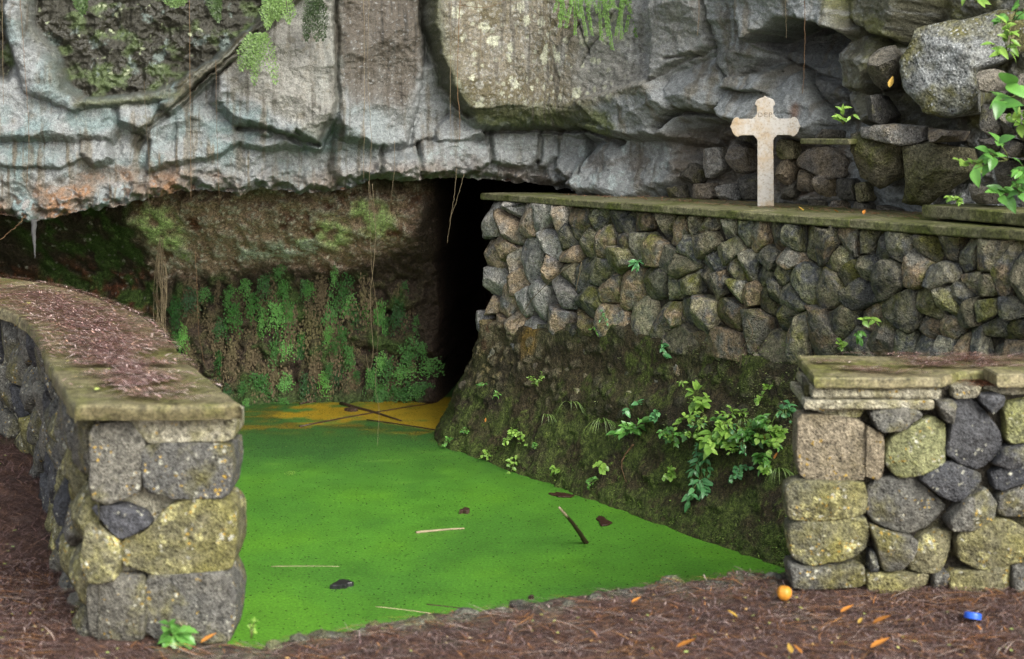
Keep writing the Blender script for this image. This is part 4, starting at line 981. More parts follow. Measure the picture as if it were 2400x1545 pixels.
# ------------------------------------------------------------------ low parapet on the right
YRP = 5.10
def build_right_parapet():
    root = empty('parapet', (1.9, 5.3, 0), 'low stone parapet on the right with tan corner block and broken coping', 'wall', 'low walls round the pool')
    X = lambda px: (px - 1200) / F * YRP
    yb = 5.58
    # coping: long slab with its front broken away, then a second slab
    zc = .757
    link('coping_slab', prism_mesh('coping_slab', [(X(1906), YRP - .02), (X(2060), YRP - .022), (X(2200), YRP - .018), (X(2238), YRP + .05), (X(2270), YRP + .11), (X(2360), YRP + .13), (2.25, YRP + .13), (2.25, yb), (1.12, yb)],
                                   zc - .037, zc, M['coping'], .006, .010, 3), root, -root.location)
    link('coping_slab', prism_mesh('coping_slab', [(X(2330), YRP - .03), (3.1, YRP - .02), (3.1, yb - .01), (2.257, yb - .01), (2.257, YRP + .12), (X(2332), YRP + .12)], zc - .032, zc + .016, M['coping'], .006, .008, 5), root, -root.location)
    link('coping_slab', prism_mesh('coping_slab', [(3.105, YRP - .02), (4.4, YRP - .02), (4.4, yb), (3.105, yb)], zc - .032, zc + .010, M['coping'], .006, .008, 6), root, -root.location)
    # body and moulded band under the coping
    link('core', prism_mesh('core', [(X(1893), YRP + .06), (4.4, YRP + .06), (4.4, yb - .02), (1.12, yb - .02)], -.5, zc - .04, M['dark_joint'], .004), root, -root.location)
    link('band', prism_mesh('band', [(X(1884), YRP - .015), (X(2188), YRP - .01), (X(2190), YRP + .07), (X(1900), yb - .1)], .642, .675, M['mortar'], .006, .008, 7), root, -root.location)
    link('band', prism_mesh('band', [(X(1903), YRP + .004), (X(2205), YRP + .0), (X(2205), YRP + .07), (X(1915), yb - .1)], .678, .718, M['mortar'], .008, .010, 8), root, -root.location)
    ST = [([(1874,975),(1945,978),(2025,990),(2030,1040),(2028,1110),(2022,1126),(1882,1124),(1872,1060)], 'pier_tan'),
          ([(2030,1000),(2068,1020),(2071,1040),(2069,1115),(2058,1124),(2030,1116)], 'pier_tan'),
          ([(2038,965),(2140,952),(2165,975),(2115,1006),(2060,1010)], 'pier_grey'), ([(1890,962),(2030,962),(2020,984),(1950,976)], 'mortar'),
          ([(2083,1038),(2122,1006),(2190,980),(2222,1000),(2216,1050),(2210,1090),(2147,1116),(2105,1118),(2074,1085)], 'lime'),
          ([(2195,945),(2240,940),(2232,990),(2215,985)], 'pier_grey'),
          ([(2238,942),(2290,938),(2345,1010),(2347,1060),(2300,1103),(2252,1090),(2218,1062),(2236,1000)], 'pier_dark'),
          ([(2150,1118),(2222,1082),(2300,1112),(2300,1132),(2242,1178),(2195,1155)], 'pier_dark'),
          ([(1845,1142),(1868,1127),(2020,1130),(2032,1160),(2027,1205),(1900,1222),(1848,1215)], 'pier_olive'),
          ([(2040,1150),(2062,1128),(2140,1115),(2190,1160),(2226,1196),(2180,1240),(2130,1252),(2060,1232),(2036,1205)], 'pier_grey'),
          ([(1850,1235),(1870,1224),(2025,1212),(2036,1250),(2028,1290),(1990,1310),(1890,1325),(1858,1310)], 'pier_olive'),
          ([(2038,1232),(2080,1247),(2146,1262),(2142,1290),(2112,1335),(2072,1340),(2055,1280)], 'pier_grey'),
          ([(2160,1262),(2200,1247),(2236,1252),(2232,1290),(2202,1345),(2140,1342),(2135,1310)], 'pier_olive'),
          ([(2242,1262),(2290,1227),(2362,1220),(2420,1255),(2425,1310),(2300,1335),(2250,1312)], 'pier_olive'),
          ([(2222,1217),(2262,1170),(2310,1147),(2336,1180),(2330,1212),(2280,1240),(2230,1242)], 'pier_grey'),
          ([(2342,1162),(2430,1130),(2450,1215),(2345,1212)], 'pier_grey'), ([(2325,1107),(2440,1075),(2440,1122),(2336,1152)], 'pier_dark'),
          ([(2350,1052),(2430,1040),(2430,1070),(2370,1097),(2330,1090)], 'pier_dark'), ([(2357,952),(2450,930),(2450,1034),(2362,1042)], 'lime'),
          ([(2297,928),(2350,926),(2358,950),(2330,972),(2300,942)], 'pier_dark'), ([(2240,908),(2300,905),(2290,932),(2240,936)], 'mortar'), ([(2305,912),(2450,908),(2450,924),(2360,930)], 'mortar'),
          ([(1848,1322),(1890,1330),(2022,1322),(2032,1380),(1860,1382)], 'pier_grey'), ([(2034,1345),(2100,1348),(2182,1350),(2178,1386),(2036,1386)], 'pier_olive'),
          ([(2190,1348),(2224,1342),(2226,1386),(2190,1386)], 'pier_grey'), ([(2228,1342),(2300,1340),(2368,1318),(2366,1384),(2230,1386)], 'pier_olive'), ([(2372,1318),(2450,1300),(2450,1386),(2372,1384)], 'pier_grey'),
          ([(2040,1296),(2052,1296),(2062,1342),(2040,1340)], 'pier_dark')]
    M['lime'] = stone_mat('lime_green_lichen_stone', [(0.13, 0.14, 0.065), (0.17, 0.175, 0.085), (0.12, 0.125, 0.07)], (0.17, 0.175, 0.05), (0.42, 0.62), [WL, YL], var=(0.9, 1.1))
    U, Vz, Nn = (1, 0, 0), (0, 0, 1), (0, -1, 0)
    polys = [(px_poly(p, YRP), m) for p, m in ST]
    r_ = np.random.default_rng(3); x = 1.93
    S = []
    for _ in range(900):
        a, b = r_.uniform(2.0, 4.35), r_.uniform(.02, .66)
        if not S or np.hypot(*(np.array(S) - (a, b)).T).min() > .19: S.append((a, b))
    G = S + [(2 * 1.93 - a, b) for a, b in S if a < 2.3] + [(a, -b - .04) for a, b in S if b < .3] + [(a, 1.42 - b) for a, b in S if b > .4]
    for i, c in enumerate(voronoi_cells(G, [(1, -1), (6, -1), (6, 2), (1, 2)])[:len(S)]):
        if c: polys.append((c, ['pier_grey', 'pier_olive', 'pier_dark'][i % 3]))
    for i, (p, mt) in enumerate(polys):
        big = i < len(ST)
        corner = big and min(q[0] for q in ST[i][0]) < 1900
        add_stone(root, shrink(p, -.004 if i < len(ST) else .002), U, Vz, Nn, (0, YRP, 0), M[mt], 900 + i, depth=.13 if corner else .2, bulge=.014 if mt in ('mortar', 'pier_tan') else .034, lift=-.012 + .014 * ((i * 7) % 3) - (.02 if mt == 'mortar' else 0),
                  n=60 if big else 26, nr=15 if big else 8, amp=.028, facets=5, round_=1)
    return root
RPAR = build_right_parapet()

# ------------------------------------------------------------------ rubble, boulders and slabs behind the cross
M['boulder'] = stone_mat('boulder_rock', [(0.15, 0.15, 0.14), (0.19, 0.2, 0.195), (0.12, 0.115, 0.08)], (0.11, 0.105, 0.045), (0.46, 0.6), [((0.3, 0.31, 0.3), 40, .3, .48)], var=(.95, 1.1), scale=5)
M['mossy_boulder'] = stone_mat('mossy_boulder_rock', [(0.16, 0.15, 0.09), (0.22, 0.2, 0.12), (0.12, 0.11, 0.075)], (0.085, 0.09, 0.025), (0.48, 0.66), None, var=(.85, 1.25), scale=8, bs=1.0, bd=.03)
M['dark_rubble'] = stone_mat('dark_rubble_rock', [(0.08, 0.078, 0.07), (0.12, 0.11, 0.085), (0.09, 0.083, 0.072)], (0.12, 0.115, 0.04), (0.55, 0.7), None, var=(.7, 1.4))
M['tan_rubble'] = stone_mat('brown_rubble_rock', [(0.21, 0.18, 0.14), (0.27, 0.22, 0.15), (0.18, 0.165, 0.145), (0.24, 0.235, 0.215)], (0.15, 0.12, 0.07), (0.5, 0.7), None, var=(.75, 1.35))
def rock(parent, poly, Y0, mat, seed, depth=.3, bulge=.08, turn=0.0, name='stone', **kw):
    p = np.array(px_poly(poly, Y0)); c = p.mean(0)
    ca, sa = math.cos(R(turn)), math.sin(R(turn))
    U = (ca, sa, 0); Nn = (sa, -ca, 0); p = p - c
    return add_stone(parent, p, U, (0, 0, 1), Nn, (c[0], Y0, c[1]), M[mat], seed, name, depth=depth, bulge=bulge, **kw)
def build_rubble():
    root = empty('rubble_wall', P(1950, 490, 7.6), 'rough dry stacked rubble of brown lava stones behind the cross', 'wall')
    A = [([(1860,375),(1900,345),(1945,345),(1988,375),(1985,415),(1940,420),(1900,405),(1865,390)], 'tan_rubble'), ([(1866,395),(1912,408),(1907,450),(1870,448),(1862,420)], 'tan_rubble'),
         ([(1915,408),(1957,415),(1950,467),(1910,452)], 'tan_rubble'), ([(1955,420),(2002,418),(2010,470),(1962,472)], 'dark_rubble'), ([(1880,468),(1932,470),(1936,492),(1882,490)], 'dark_rubble'),
         ([(1935,472),(1978,470),(1986,494),(1930,492)], 'tan_rubble'), ([(2005,430),(2032,425),(2042,470),(2010,476)], 'mossy_boulder'), ([(1826,440),(1862,420),(1868,462),(1830,470)], 'dark_rubble'),
         ([(1815,378),(1850,372),(1862,400),(1850,440),(1822,432)], 'tan_rubble'), ([(1612,432),(1668,428),(1676,466),(1612,468)], 'tan_rubble'), ([(1680,436),(1720,430),(1734,470),(1690,474)], 'tan_rubble'),
         ([(1590,395),(1620,380),(1650,400),(1640,430),(1600,430)], 'dark_rubble'), ([(1640,350),(1690,345),(1700,395),(1655,420),(1635,390)], 'tan_rubble'), ([(1700,330),(1750,345),(1765,400),(1725,410),(1700,385)], 'tan_rubble'),
         ([(1730,410),(1770,405),(1775,470),(1740,468)], 'dark_rubble'), ([(1820,325),(1862,330),(1868,372),(1825,375)], 'mossy_boulder'), ([(1560,440),(1605,432),(1608,464),(1568,466)], 'dark_rubble'),
         ([(1700,270),(1760,285),(1772,335),(1715,330)], 'dark_rubble'), ([(1985,470),(2035,478),(2050,505),(1990,502)], 'dark_rubble'), ([(2060,480),(2110,490),(2110,510),(2055,508)], 'dark_rubble'),
         ([(1905,300),(1960,305),(1965,325),(1905,325)], 'dark_rubble')]
    for i, (p, m) in enumerate(A):
        px = np.mean([q[0] for q in p]); rock(root, p, float(cliffY(px)) - .10, m, 1300 + i, depth=.25, bulge=.05 + .02 * (i % 3), turn=-40, amp=.06, facets=6, n=30, nr=9)
    B = [([(2292,165),(2332,160),(2345,200),(2330,217),(2296,215)], 6.45), ([(2332,212),(2370,215),(2374,257),(2336,260)], 6.4), ([(2295,243),(2342,245),(2347,312),(2320,322),(2297,300)], 6.4),
         ([(2347,265),(2387,270),(2382,317),(2346,317)], 6.35), ([(2374,260),(2450,255),(2450,335),(2384,332)], 6.25), ([(2290,325),(2332,322),(2342,352),(2300,362)], 6.4), ([(2340,322),(2400,335),(2390,372),(2345,362)], 6.35),
         ([(2378,180),(2450,150),(2450,250),(2380,250)], 6.3), ([(2330,370),(2400,380),(2410,450),(2340,440)], 6.45), ([(2270,430),(2340,440),(2350,480),(2280,480)], 6.5), ([(2400,340),(2470,330),(2470,420),(2405,410)], 6.2)]
    r2 = empty('rubble_wall', P(2360, 480, 6.5), 'dark wet lava rubble at the right edge under broad leaves', 'wall')
    for i, (p, y) in enumerate(B): rock(r2, p, y, 'dark_rubble', 1400 + i, depth=.3, bulge=.06, turn=-30, amp=.06, facets=5, n=34, nr=9)
    D = [('boulder', [(2108,140),(2150,62),(2230,42),(2330,22),(2430,45),(2420,110),(2330,150),(2290,165),(2295,265),(2235,278),(2165,262),(2125,200)], 6.75, 'boulder', 'large grey boulder with pale lichen face, upper right beside sapling'),
         ('boulder', [(2108,345),(2180,335),(2268,350),(2280,400),(2222,442),(2165,484),(2110,475),(2120,410)], 6.9, 'mossy_boulder', 'yellowish green lichen boulder above the right end of the ledge'),
         ('boulder', [(1988,315),(2050,300),(2095,302),(2118,345),(2112,410),(2055,445),(2012,415),(1990,360)], 7.1, 'mossy_boulder', 'dark moss covered boulder right of the cross, next to rubble'),
         ('boulder', [(2010,298),(2090,290),(2168,296),(2172,332),(2110,342),(2012,322)], 7.0, 'tan_rubble', 'flat greyish block lying on the two mossy boulders'),
         ('boulder', [(2172,300),(2258,308),(2245,332),(2182,336)], 6.75, 'tan_rubble', 'small flat stone wedged beneath the large grey boulder'),
         ('boulder', [(2040,120),(2078,100),(2104,130),(2088,200),(2052,215),(2034,180)], 7.05, 'dark_rubble', 'dark upright rock left of the large grey boulder'),
         ('boulder', [(2020,225),(2060,222),(2092,270),(2070,295),(2030,280)], 7.1, 'dark_rubble', 'dark wedge of rock below the upright dark rock')]
    for i, (nm, p, y, m, lab) in enumerate(D):
        o = rock(None, p, y + .15, m, 1500 + i, depth=.45 if i == 0 else .32, bulge=.2 if i == 0 else .13, turn=-25, name=nm, amp=.06, facets=9, n=70 if i < 3 else 40, nr=18 if i < 3 else 10, round_=0)
        tag(o, lab, 'rock', 'rocks above the ledge')
    o = link('slab', prism_mesh('slab', [(1.93, 6.70), (2.36, 5.62), (2.62, 5.75), (2.2, 6.83)], ZL + .012, ZL + .068, M['ledge'], .006, .008, 21)); tag(o, 'mossy concrete kerb slab at the right end above the ledge', 'slab')
    a = P(1876, 325, 7.42); b = P(1988, 325, 7.1)
    o = link('slab', prism_mesh('slab', [(a.x, a.y), (b.x, b.y), (b.x + .12, b.y + .25), (a.x + .12, a.y + .25)], a.z - .028, a.z, M['ledge'], .004, .006, 22)); tag(o, 'short thin concrete shelf sticking out right of the cross', 'slab')
build_rubble()

# ------------------------------------------------------------------ the cross
M['marble'] = plain_mat('weathered_marble', (.62, .58, .52), .55, .10, 14, bs=.25)
def cross_material():
    m, nt, b = new_mat('stained_marble')
    tc = N(nt, 'ShaderNodeTexCoord').outputs['Object']
    n1 = noise_n(nt, tc, 9, 5, .65); n2 = noise_n(nt, tc, 90, 4, .7)
    c = mixn(nt, maprange(nt, n1, .45, .68), (.46, .44, .40), (.38, .27, .14)); c = mixn(nt, maprange(nt, n2, .5, .68, 0, .75), c, (.22, .18, .12))
    nt.links.new(c, b.inputs['Base Color']); b.inputs['Roughness'].default_value = .55
    bump(nt, b, [(n2, 1.0), (n1, .5)], .35, .003); return m
M['marble'] = cross_material()
def build_cross():
    Yc = 7.78; foot = P(1794.5, 484, Yc); foot.z = ZL + .001
    right = [(1243,65),(1292,105),(1400,138),(1485,185),(1528,250),(1535,335),(1497,345),(1482,390),(1482,600),(1530,648),(1540,690),(1590,703),(1620,738),(1990,738),(2035,700),(2100,692),(2165,740),(2200,800),(2228,900),(2268,970),(2226,1040),(2205,1120),(2165,1190),(2110,1245),(2045,1275),(1990,1240),(1930,1228),(1590,1228),(1545,1278),(1495,1328),(1472,1395)]
    sc = Yc / F / 12.595
    half = [((x - 1243) * sc, (3325 - y) * sc) for x, y in right] + [(.0445, 0.0)]
    pts = half + [(-x, y) for x, y in half[::-1] if x > 1e-6]
    bm = bmesh.new(); th = .055
    vs = [bm.verts.new((x, -th / 2, y)) for x, y in pts]; f = bm.faces.new(vs)
    r = bmesh.ops.extrude_face_region(bm, geom=[f]); bmesh.ops.translate(bm, verts=[v for v in r['geom'] if isinstance(v, bmesh.types.BMVert)], vec=(0, th, 0))
    bmesh.ops.recalc_face_normals(bm, faces=bm.faces[:])
    ed = [e for e in bm.edges if abs(e.verts[0].co.y - e.verts[1].co.y) < 1e-5]
    bmesh.ops.bevel(bm, geom=ed, offset=.0035, segments=2, affect='EDGES', profile=.5)
    me = bpy.data.meshes.new('cross'); bm.to_mesh(me); bm.free(); me.materials.append(M['marble'])
    o = link('cross', me, None, foot); o.rotation_euler = (R(-1.0), R(-.4), R(-9))
    tag(o, 'pale marble grave cross standing on the ledge, engraved with letters', 'cross')
    ink = plain_mat('engraved_letter', (.10, .075, .045), .8, .1, 60); faint = plain_mat('worn_letter', (.42, .36, .29), .8, .1, 60)
    for txt, x, y, h, mt in (('DEP', 1237, 695, 140, ink), ('VA', 540, 1000, 85, faint), ('HII', 740, 862, 80, faint)):
        cu = bpy.data.curves.new('lettering', 'FONT'); cu.body = txt; cu.size = h * sc / .70; cu.align_x = 'CENTER'; cu.extrude = .0004; cu.offset = -.0006 if h > 100 else -.0004; cu.space_character = 1.35
        t = bpy.data.objects.new('lettering', cu); COL.objects.link(t); dg = bpy.context.evaluated_depsgraph_get(); dg.update()
        mm = bpy.data.meshes.new_from_object(t.evaluated_get(dg)); bpy.data.objects.remove(t)
        mm.materials.clear(); mm.materials.append(mt)
        t = link('lettering', mm, o, ((x - 1243) * sc, -th / 2 - .0005, (3325 - y) * sc)); t.rotation_euler = (R(90), 0, 0)
        t['label'] = 'engraved letters ' + txt
build_cross()

# ------------------------------------------------------------------ plants
M['leaf'] = plain_mat('leaf_green', (.09, .25, .05), .3, .25, 30, .5, .25, hue=(.13, .31, .06))
M['leaf_lime'] = plain_mat('leaf_lime', (.19, .38, .06), .33, .25, 30, .45, .3, hue=(.26, .42, .08))
M['leaf_blue'] = plain_mat('leaf_bluish', (.08, .25, .09), .26, .2, 30, .5, .2, hue=(.12, .30, .11))
M['stem'] = plain_mat('green_stem', (.11, .13, .04), .6, .2, 30)
M['grass'] = plain_mat('grass_blade', (.11, .2, .05), .4, .25, 20, .4, .25, hue=(.16, .24, .06))
M['fern'] = plain_mat('maidenhair_green', (.05, .17, .04), .5, .6, 60, .3, .35, hue=(.10, .25, .05))
M['fern_dead'] = plain_mat('maidenhair_withered', (.10, .08, .045), .8, .35, 40, .2, .2, hue=(.17, .15, .06))
M['fern_top'] = plain_mat('hanging_fern_green', (.075, .135, .04), .45, .75, 60, .35, .3, hue=(.11, .18, .05))
M['fern_willow'] = plain_mat('weeping_fern_lime', (.13, .27, .035), .45, .75, 60, .35, .35)
M['root'] = plain_mat('aerial_root_brown', (.16, .10, .05), .7, .3, 8)
M['root_pale'] = plain_mat('aerial_root_straw', (.14, .11, .065), .7, .3, 8)
M['root_orange'] = plain_mat('aerial_root_orange', (.13, .075, .035), .7, .3, 8)
M['wood_dark'] = plain_mat('wet_wood', (.035, .02, .013), .45, .4, 30, .4, bs=.5)
M['wood_pale'] = plain_mat('pale_twig', (.33, .27, .17), .6, .3, 30, bs=.3)
M['bark_red'] = plain_mat('reddish_bark', (.028, .011, .007), .5, .4, 60, .4, bs=.6)
M['plastic_black'] = plain_mat('black_plastic', (.02, .02, .022), .3, .2, 30, .5)

def leaf_mesh(name, w=.6, fold=.12, droop=.25, n=6, mat=None, serr=0.0):
    """one leaf along +Y, length 1, facing +Z, folded along the midrib"""
    V, Fc = [], []
    for i in range(n + 1):
        t = i / n; hw = w * .5 * math.sin(math.pi * min(1, t**.75))**.85 * (1 - .15 * t) if 0 < t < 1 else 0.0
        if serr and 0 < t < 1: hw *= 1 + serr * (1 if i % 2 else -1)
        z = -droop * t * t
        V += [(-hw, t, z + fold * hw * 1.2), (-hw * .5, t, z + fold * hw * .9), (0, t, z), (hw * .5, t, z + fold * hw * .9), (hw, t, z + fold * hw * 1.2)]
    for i in range(n):
        for k in range(4):
            a = i * 5 + k; Fc.append((a, a + 1, a + 6, a + 5))
    return mesh_data(name, V, Fc, mat, True)
LEAF = {}
for mt in ('leaf', 'leaf_lime', 'leaf_blue'):
    LEAF[mt] = {'ovate': leaf_mesh('leaf', .62, .2, .3, 7, M[mt]), 'pointed': leaf_mesh('leaf', .44, .25, .3, 7, M[mt], .05), 'round': leaf_mesh('leaf', .92, .15, .15, 6, M[mt]), 'wrinkled': leaf_mesh('leaf', .7, .3, .25, 9, M[mt], .10)}
def tube(pts, r0, r1=None, k=5):
    pts = [Vector(p) for p in pts]; r1 = r0 if r1 is None else r1; V, Fc = [], []
    for i, p in enumerate(pts):
        d = (pts[min(i + 1, len(pts) - 1)] - pts[max(i - 1, 0)]).normalized()
        a = d.cross(Vector((.31, .95, .12))).normalized(); b = d.cross(a); r = r0 + (r1 - r0) * i / max(1, len(pts) - 1)
        V += [tuple(p + (a * math.cos(q) + b * math.sin(q)) * r) for q in (2 * math.pi * j / k for j in range(k))]
    for i in range(len(pts) - 1):
        for j in range(k): Fc.append((i * k + j, i * k + (j + 1) % k, (i + 1) * k + (j + 1) % k, (i + 1) * k + j))
    Fc.append(tuple(range(k))[::-1]); Fc.append(tuple(range((len(pts) - 1) * k, len(pts) * k)))
    return V, Fc
def merge(geos):
    V, Fc = [], []
    for v, f in geos:
        o = len(V); V += list(v); Fc += [tuple(i + o for i in q) for q in f]
    return V, Fc
def plant(name, label, base, size, leaves, ll, shape, mt, seed, lean=(0, -.6, .6), stems=4, spread=.7, group=None, cat='plant', face=None, droop=.3):
    """stems fanning out from a base, every leaf its own piece"""
    r_ = random.Random(seed); base = Vector(base)
    if name == 'bank_plant': size *= 1.15; ll *= 1.25; leaves = int(leaves * (2.0 if base.x > .75 else 1.4))
    root = empty(name, base, label, cat, group); g = []; lean = Vector(lean).normalized()
    nodes = []
    for s in range(stems):
        d = (lean + Vector((r_.uniform(-1, 1), r_.uniform(-.6, .3), r_.uniform(-.8, .8))) * spread).normalized(); L = size * r_.uniform(.55, 1.0)
        pts = [d * L * t + Vector((0, 0, -droop * L * t * t)) + Vector((r_.uniform(-1, 1), 0, r_.uniform(-1, 1))) * L * .03 for t in (0, .25, .5, .75, 1)]
        g.append(tube(pts, .0028, .0014, 4))
        for t in range(1, 5): nodes.append((pts[t], (pts[t] - pts[t - 1]).normalized(), t / 4))
    V, Fc = merge(g); link('stem', mesh_data('stem', V, Fc, M['stem']), root)
    r_.shuffle(nodes); nodes.sort(key=lambda q: -q[2])
    cam_dir = (Vector((0, 0, CAMZ)) - base).normalized()
    for i in range(leaves):
        p, d, t = nodes[i % len(nodes)]
        side = Vector((r_.uniform(-1, 1), r_.uniform(-.5, .2), r_.uniform(-.7, .6)))
        y = (d * .45 + side).normalized()
        nrm = (cam_dir * .6 + Vector((0, 0, .9)) + Vector((r_.uniform(-.6, .6), r_.uniform(-.4, .4), r_.uniform(-.4, .4)))).normalized()
        x = y.cross(nrm).normalized(); z = x.cross(y)
        l = ll * r_.uniform(.6, 1.15) * (1.0 if t < .9 else .85)
        o = bpy.data.objects.new('leaf', LEAF[mt][shape]); COL.objects.link(o); o.parent = root
        o.matrix_local = Matrix.Translation(p) @ Matrix((x * l, y * l, z * l)).transposed().to_4x4()
    return root
def on_bank(px, py, out=.02):
    u, z, o = bank_uz(px, py); o = o + bank_relief(u, z); return wall_pt(float(u[0]), float(z[0]), float(o[0]) + out)
def on_bank_many(px, py, out):
    u, z, o = bank_uz(px, py); o = o + bank_relief(u, z) + out
    return np.stack([W0[0] + WD[0] * u + WN[0] * o, W0[1] + WD[1] * u + WN[1] * o, z], 1)
def on_wall(px, py, out=.05):
    u, z = wall_uz(px, py); return wall_pt(u, z, out)
G_BANK = 'plants on the mossy bank'
LF = (-.8, -.6, .35)
BANK_PLANTS = [  # px, py, size m, leaves, leaf length, shape, material, label, lean, stems
 (1498, 1010, .16, 26, .05, 'ovate', 'leaf', 'broad leaved green plant at left of the bank vegetation, over a brown root', (-.3, -.6, .5), 6),
 (1490, 958, .07, 7, .038, 'ovate', 'leaf_blue', 'small bluish sprig directly above the leftmost broad leaved plant', (-.2, -.5, .6), 2),
 (1548, 968, .06, 9, .026, 'round', 'leaf_blue', 'small round leaved sprig between two taller bank plants', LF, 3),
 (1620, 968, .20, 18, .048, 'ovate', 'leaf_lime', 'tallest upright lime plant in the middle of the bank', (0, -.3, 1), 4),
 (1690, 1010, .15, 22, .058, 'ovate', 'leaf_lime', 'yellow green broad leaved plant in the middle of the bank', (-.1, -.7, .4), 5),
 (1655, 1050, .13, 16, .045, 'pointed', 'leaf_blue', 'bluish pointed leaved plant trailing below the lime plants', (-.1, -.6, -.6), 4),
 (1650, 1115, .14, 22, .055, 'pointed', 'leaf_blue', 'pointed leaved plant hanging lowest over the moss near water', (-.1, -.5, -.6), 5),
 (1740, 1092, .09, 24, .026, 'round', 'leaf_blue', 'round leaved clump under the pointed sprig right of centre', (-.2, -.8, .1), 6),
 (1785, 1060, .10, 12, .05, 'pointed', 'leaf', 'glossy pointed sprig near the right parapet corner', (.1, -.8, .1), 3),
 (1800, 1000, .12, 26, .034, 'pointed', 'leaf', 'dense green clump growing close to the right parapet', (0, -.6, .6), 6),
 (1840, 1020, .12, 26, .03, 'round', 'leaf_lime', 'yellowish clump of small leaves touching the right parapet', (-.1, -.7, .4), 6),
 (1815, 1095, .07, 14, .028, 'round', 'leaf_lime', 'pale round leaved sprig above hanging grass by the parapet', LF, 4),
 (1580, 1110, .06, 14, .024, 'round', 'leaf_lime', 'small round leaved rosette alone on dark moss', LF, 5),
 (1425, 1090, .08, 12, .03, 'round', 'leaf_lime', 'pale round leaved seedling left of the brown root', LF, 4),
 (1412, 1122, .07, 18, .02, 'round', 'leaf', 'fine leaved mossy sprig just above the water edge', LF, 5),
 (1318, 1100, .07, 16, .022, 'round', 'leaf_lime', 'small light herb near the water, below the grass tufts', LF, 5),
 (1215, 1010, .16, 46, .024, 'wrinkled', 'leaf_lime', 'bright crinkled herb on left part of the bank', (-.1, -.6, .2), 9),
 (1228, 1062, .10, 20, .024, 'wrinkled', 'leaf_lime', 'bright crinkled herb hanging below its larger twin', (-.1, -.5, -.7), 4),
 (1262, 905, .12, 40, .018, 'pointed', 'leaf_lime', 'upright bright feathery seedling high on the bank', (0, -.3, 1), 7),
 (1272, 1040, .05, 14, .016, 'round', 'leaf', 'tiny dark round leaved herb right of the crinkled herbs', LF, 5),
 (1150, 897, .05, 8, .022, 'pointed', 'leaf', 'tiny green seedling near the bank corner, upper one', LF, 3),
 (1182, 920, .04, 8, .02, 'pointed', 'leaf', 'tiny green seedling just below the upper corner seedling', LF, 3),
 (1068, 1030, .06, 18, .018, 'round', 'leaf', 'small herb at the foot of the bank corner by the passage', LF, 5),
 (1100, 1008, .05, 14, .016, 'round', 'leaf', 'small dark herb on the bank corner beside cobwebs', LF, 4),
 (1150, 1062, .06, 14, .022, 'round', 'leaf_lime', 'small light herb by the water between corner and crinkled herbs', LF, 4),
 (1812, 905, .035, 8, .02, 'round', 'leaf_lime', 'tiny pale sprout, upper of two beneath the coping', LF, 3),
 (1796, 930, .035, 8, .018, 'round', 'leaf_lime', 'tiny pale sprout, lower of two beneath the coping', LF, 3),
 (1610, 893, .03, 4, .022, 'pointed', 'leaf_lime', 'tiny lone sprout above the tallest lime plant', LF, 2),
 (1575, 1015, .06, 10, .034, 'ovate', 'leaf', 'low dull green sprig left of the yellow green plant', LF, 3),
 (1730, 975, .10, 18, .03, 'pointed', 'leaf_lime', 'light weedy clump behind the yellow green broad leaves', (0, -.4, .9), 5),
 (1760, 1020, .10, 18, .04, 'ovate', 'leaf', 'green clump between yellow green plant and parapet plants', (0, -.6, .5), 5),
 (1850, 975, .10, 12, .034, 'ovate', 'leaf_blue', 'dark bluish sprig hard against the parapet corner, topmost there', (0, -.5, .8), 4),
]
for i, (x, y, sz, n, ll, sh, mt, lab, ln, st) in enumerate(BANK_PLANTS):
    plant('bank_plant', lab, on_bank(x, y), sz, n, ll, sh, mt, 50 + i, ln, st, .75, G_BANK)
G_WALL = 'plants growing out of the retaining wall'
for i, (x, y, sz, n, ll, sh, mt, lab, ln, st) in enumerate([
 (1517, 614, .035, 16, .05, 'pointed', 'leaf_blue', 'pale rosette growing from the joints high on the stone wall', (-.8, -.6, .1), 5),
 (1432, 732, .08, 14, .024, 'pointed', 'leaf_blue', 'small bluish sprig on the wall above the bank, upper one', (-.4, -.7, .1), 4),
 (1412, 762, .05, 8, .026, 'pointed', 'leaf', 'small green sprig on the wall, below the bluish sprig', (-.5, -.7, -.1), 3),
 (1562, 812, .09, 10, .05, 'ovate', 'leaf_blue', 'sprig with broad glossy leaves where wall meets bank', (-.3, -.7, .2), 3),
 (2058, 745, .08, 12, .044, 'ovate', 'leaf_lime', 'leafy sprig on the wall, upper one above the right coping', (-.1, -.7, .3), 3),
 (2030, 778, .07, 10, .042, 'ovate', 'leaf', 'leafy sprig on the wall, middle one above the right coping', (-.1, -.7, .1), 3),
 (1995, 800, .06, 10, .036, 'round', 'leaf_lime', 'leafy sprig on the wall, lowest one above the right coping', (-.2, -.7, 0), 3)]):
    plant('wall_plant', lab, on_wall(x, y, .06), sz, n, ll, sh, mt, 150 + i, ln, st, .8, G_WALL)
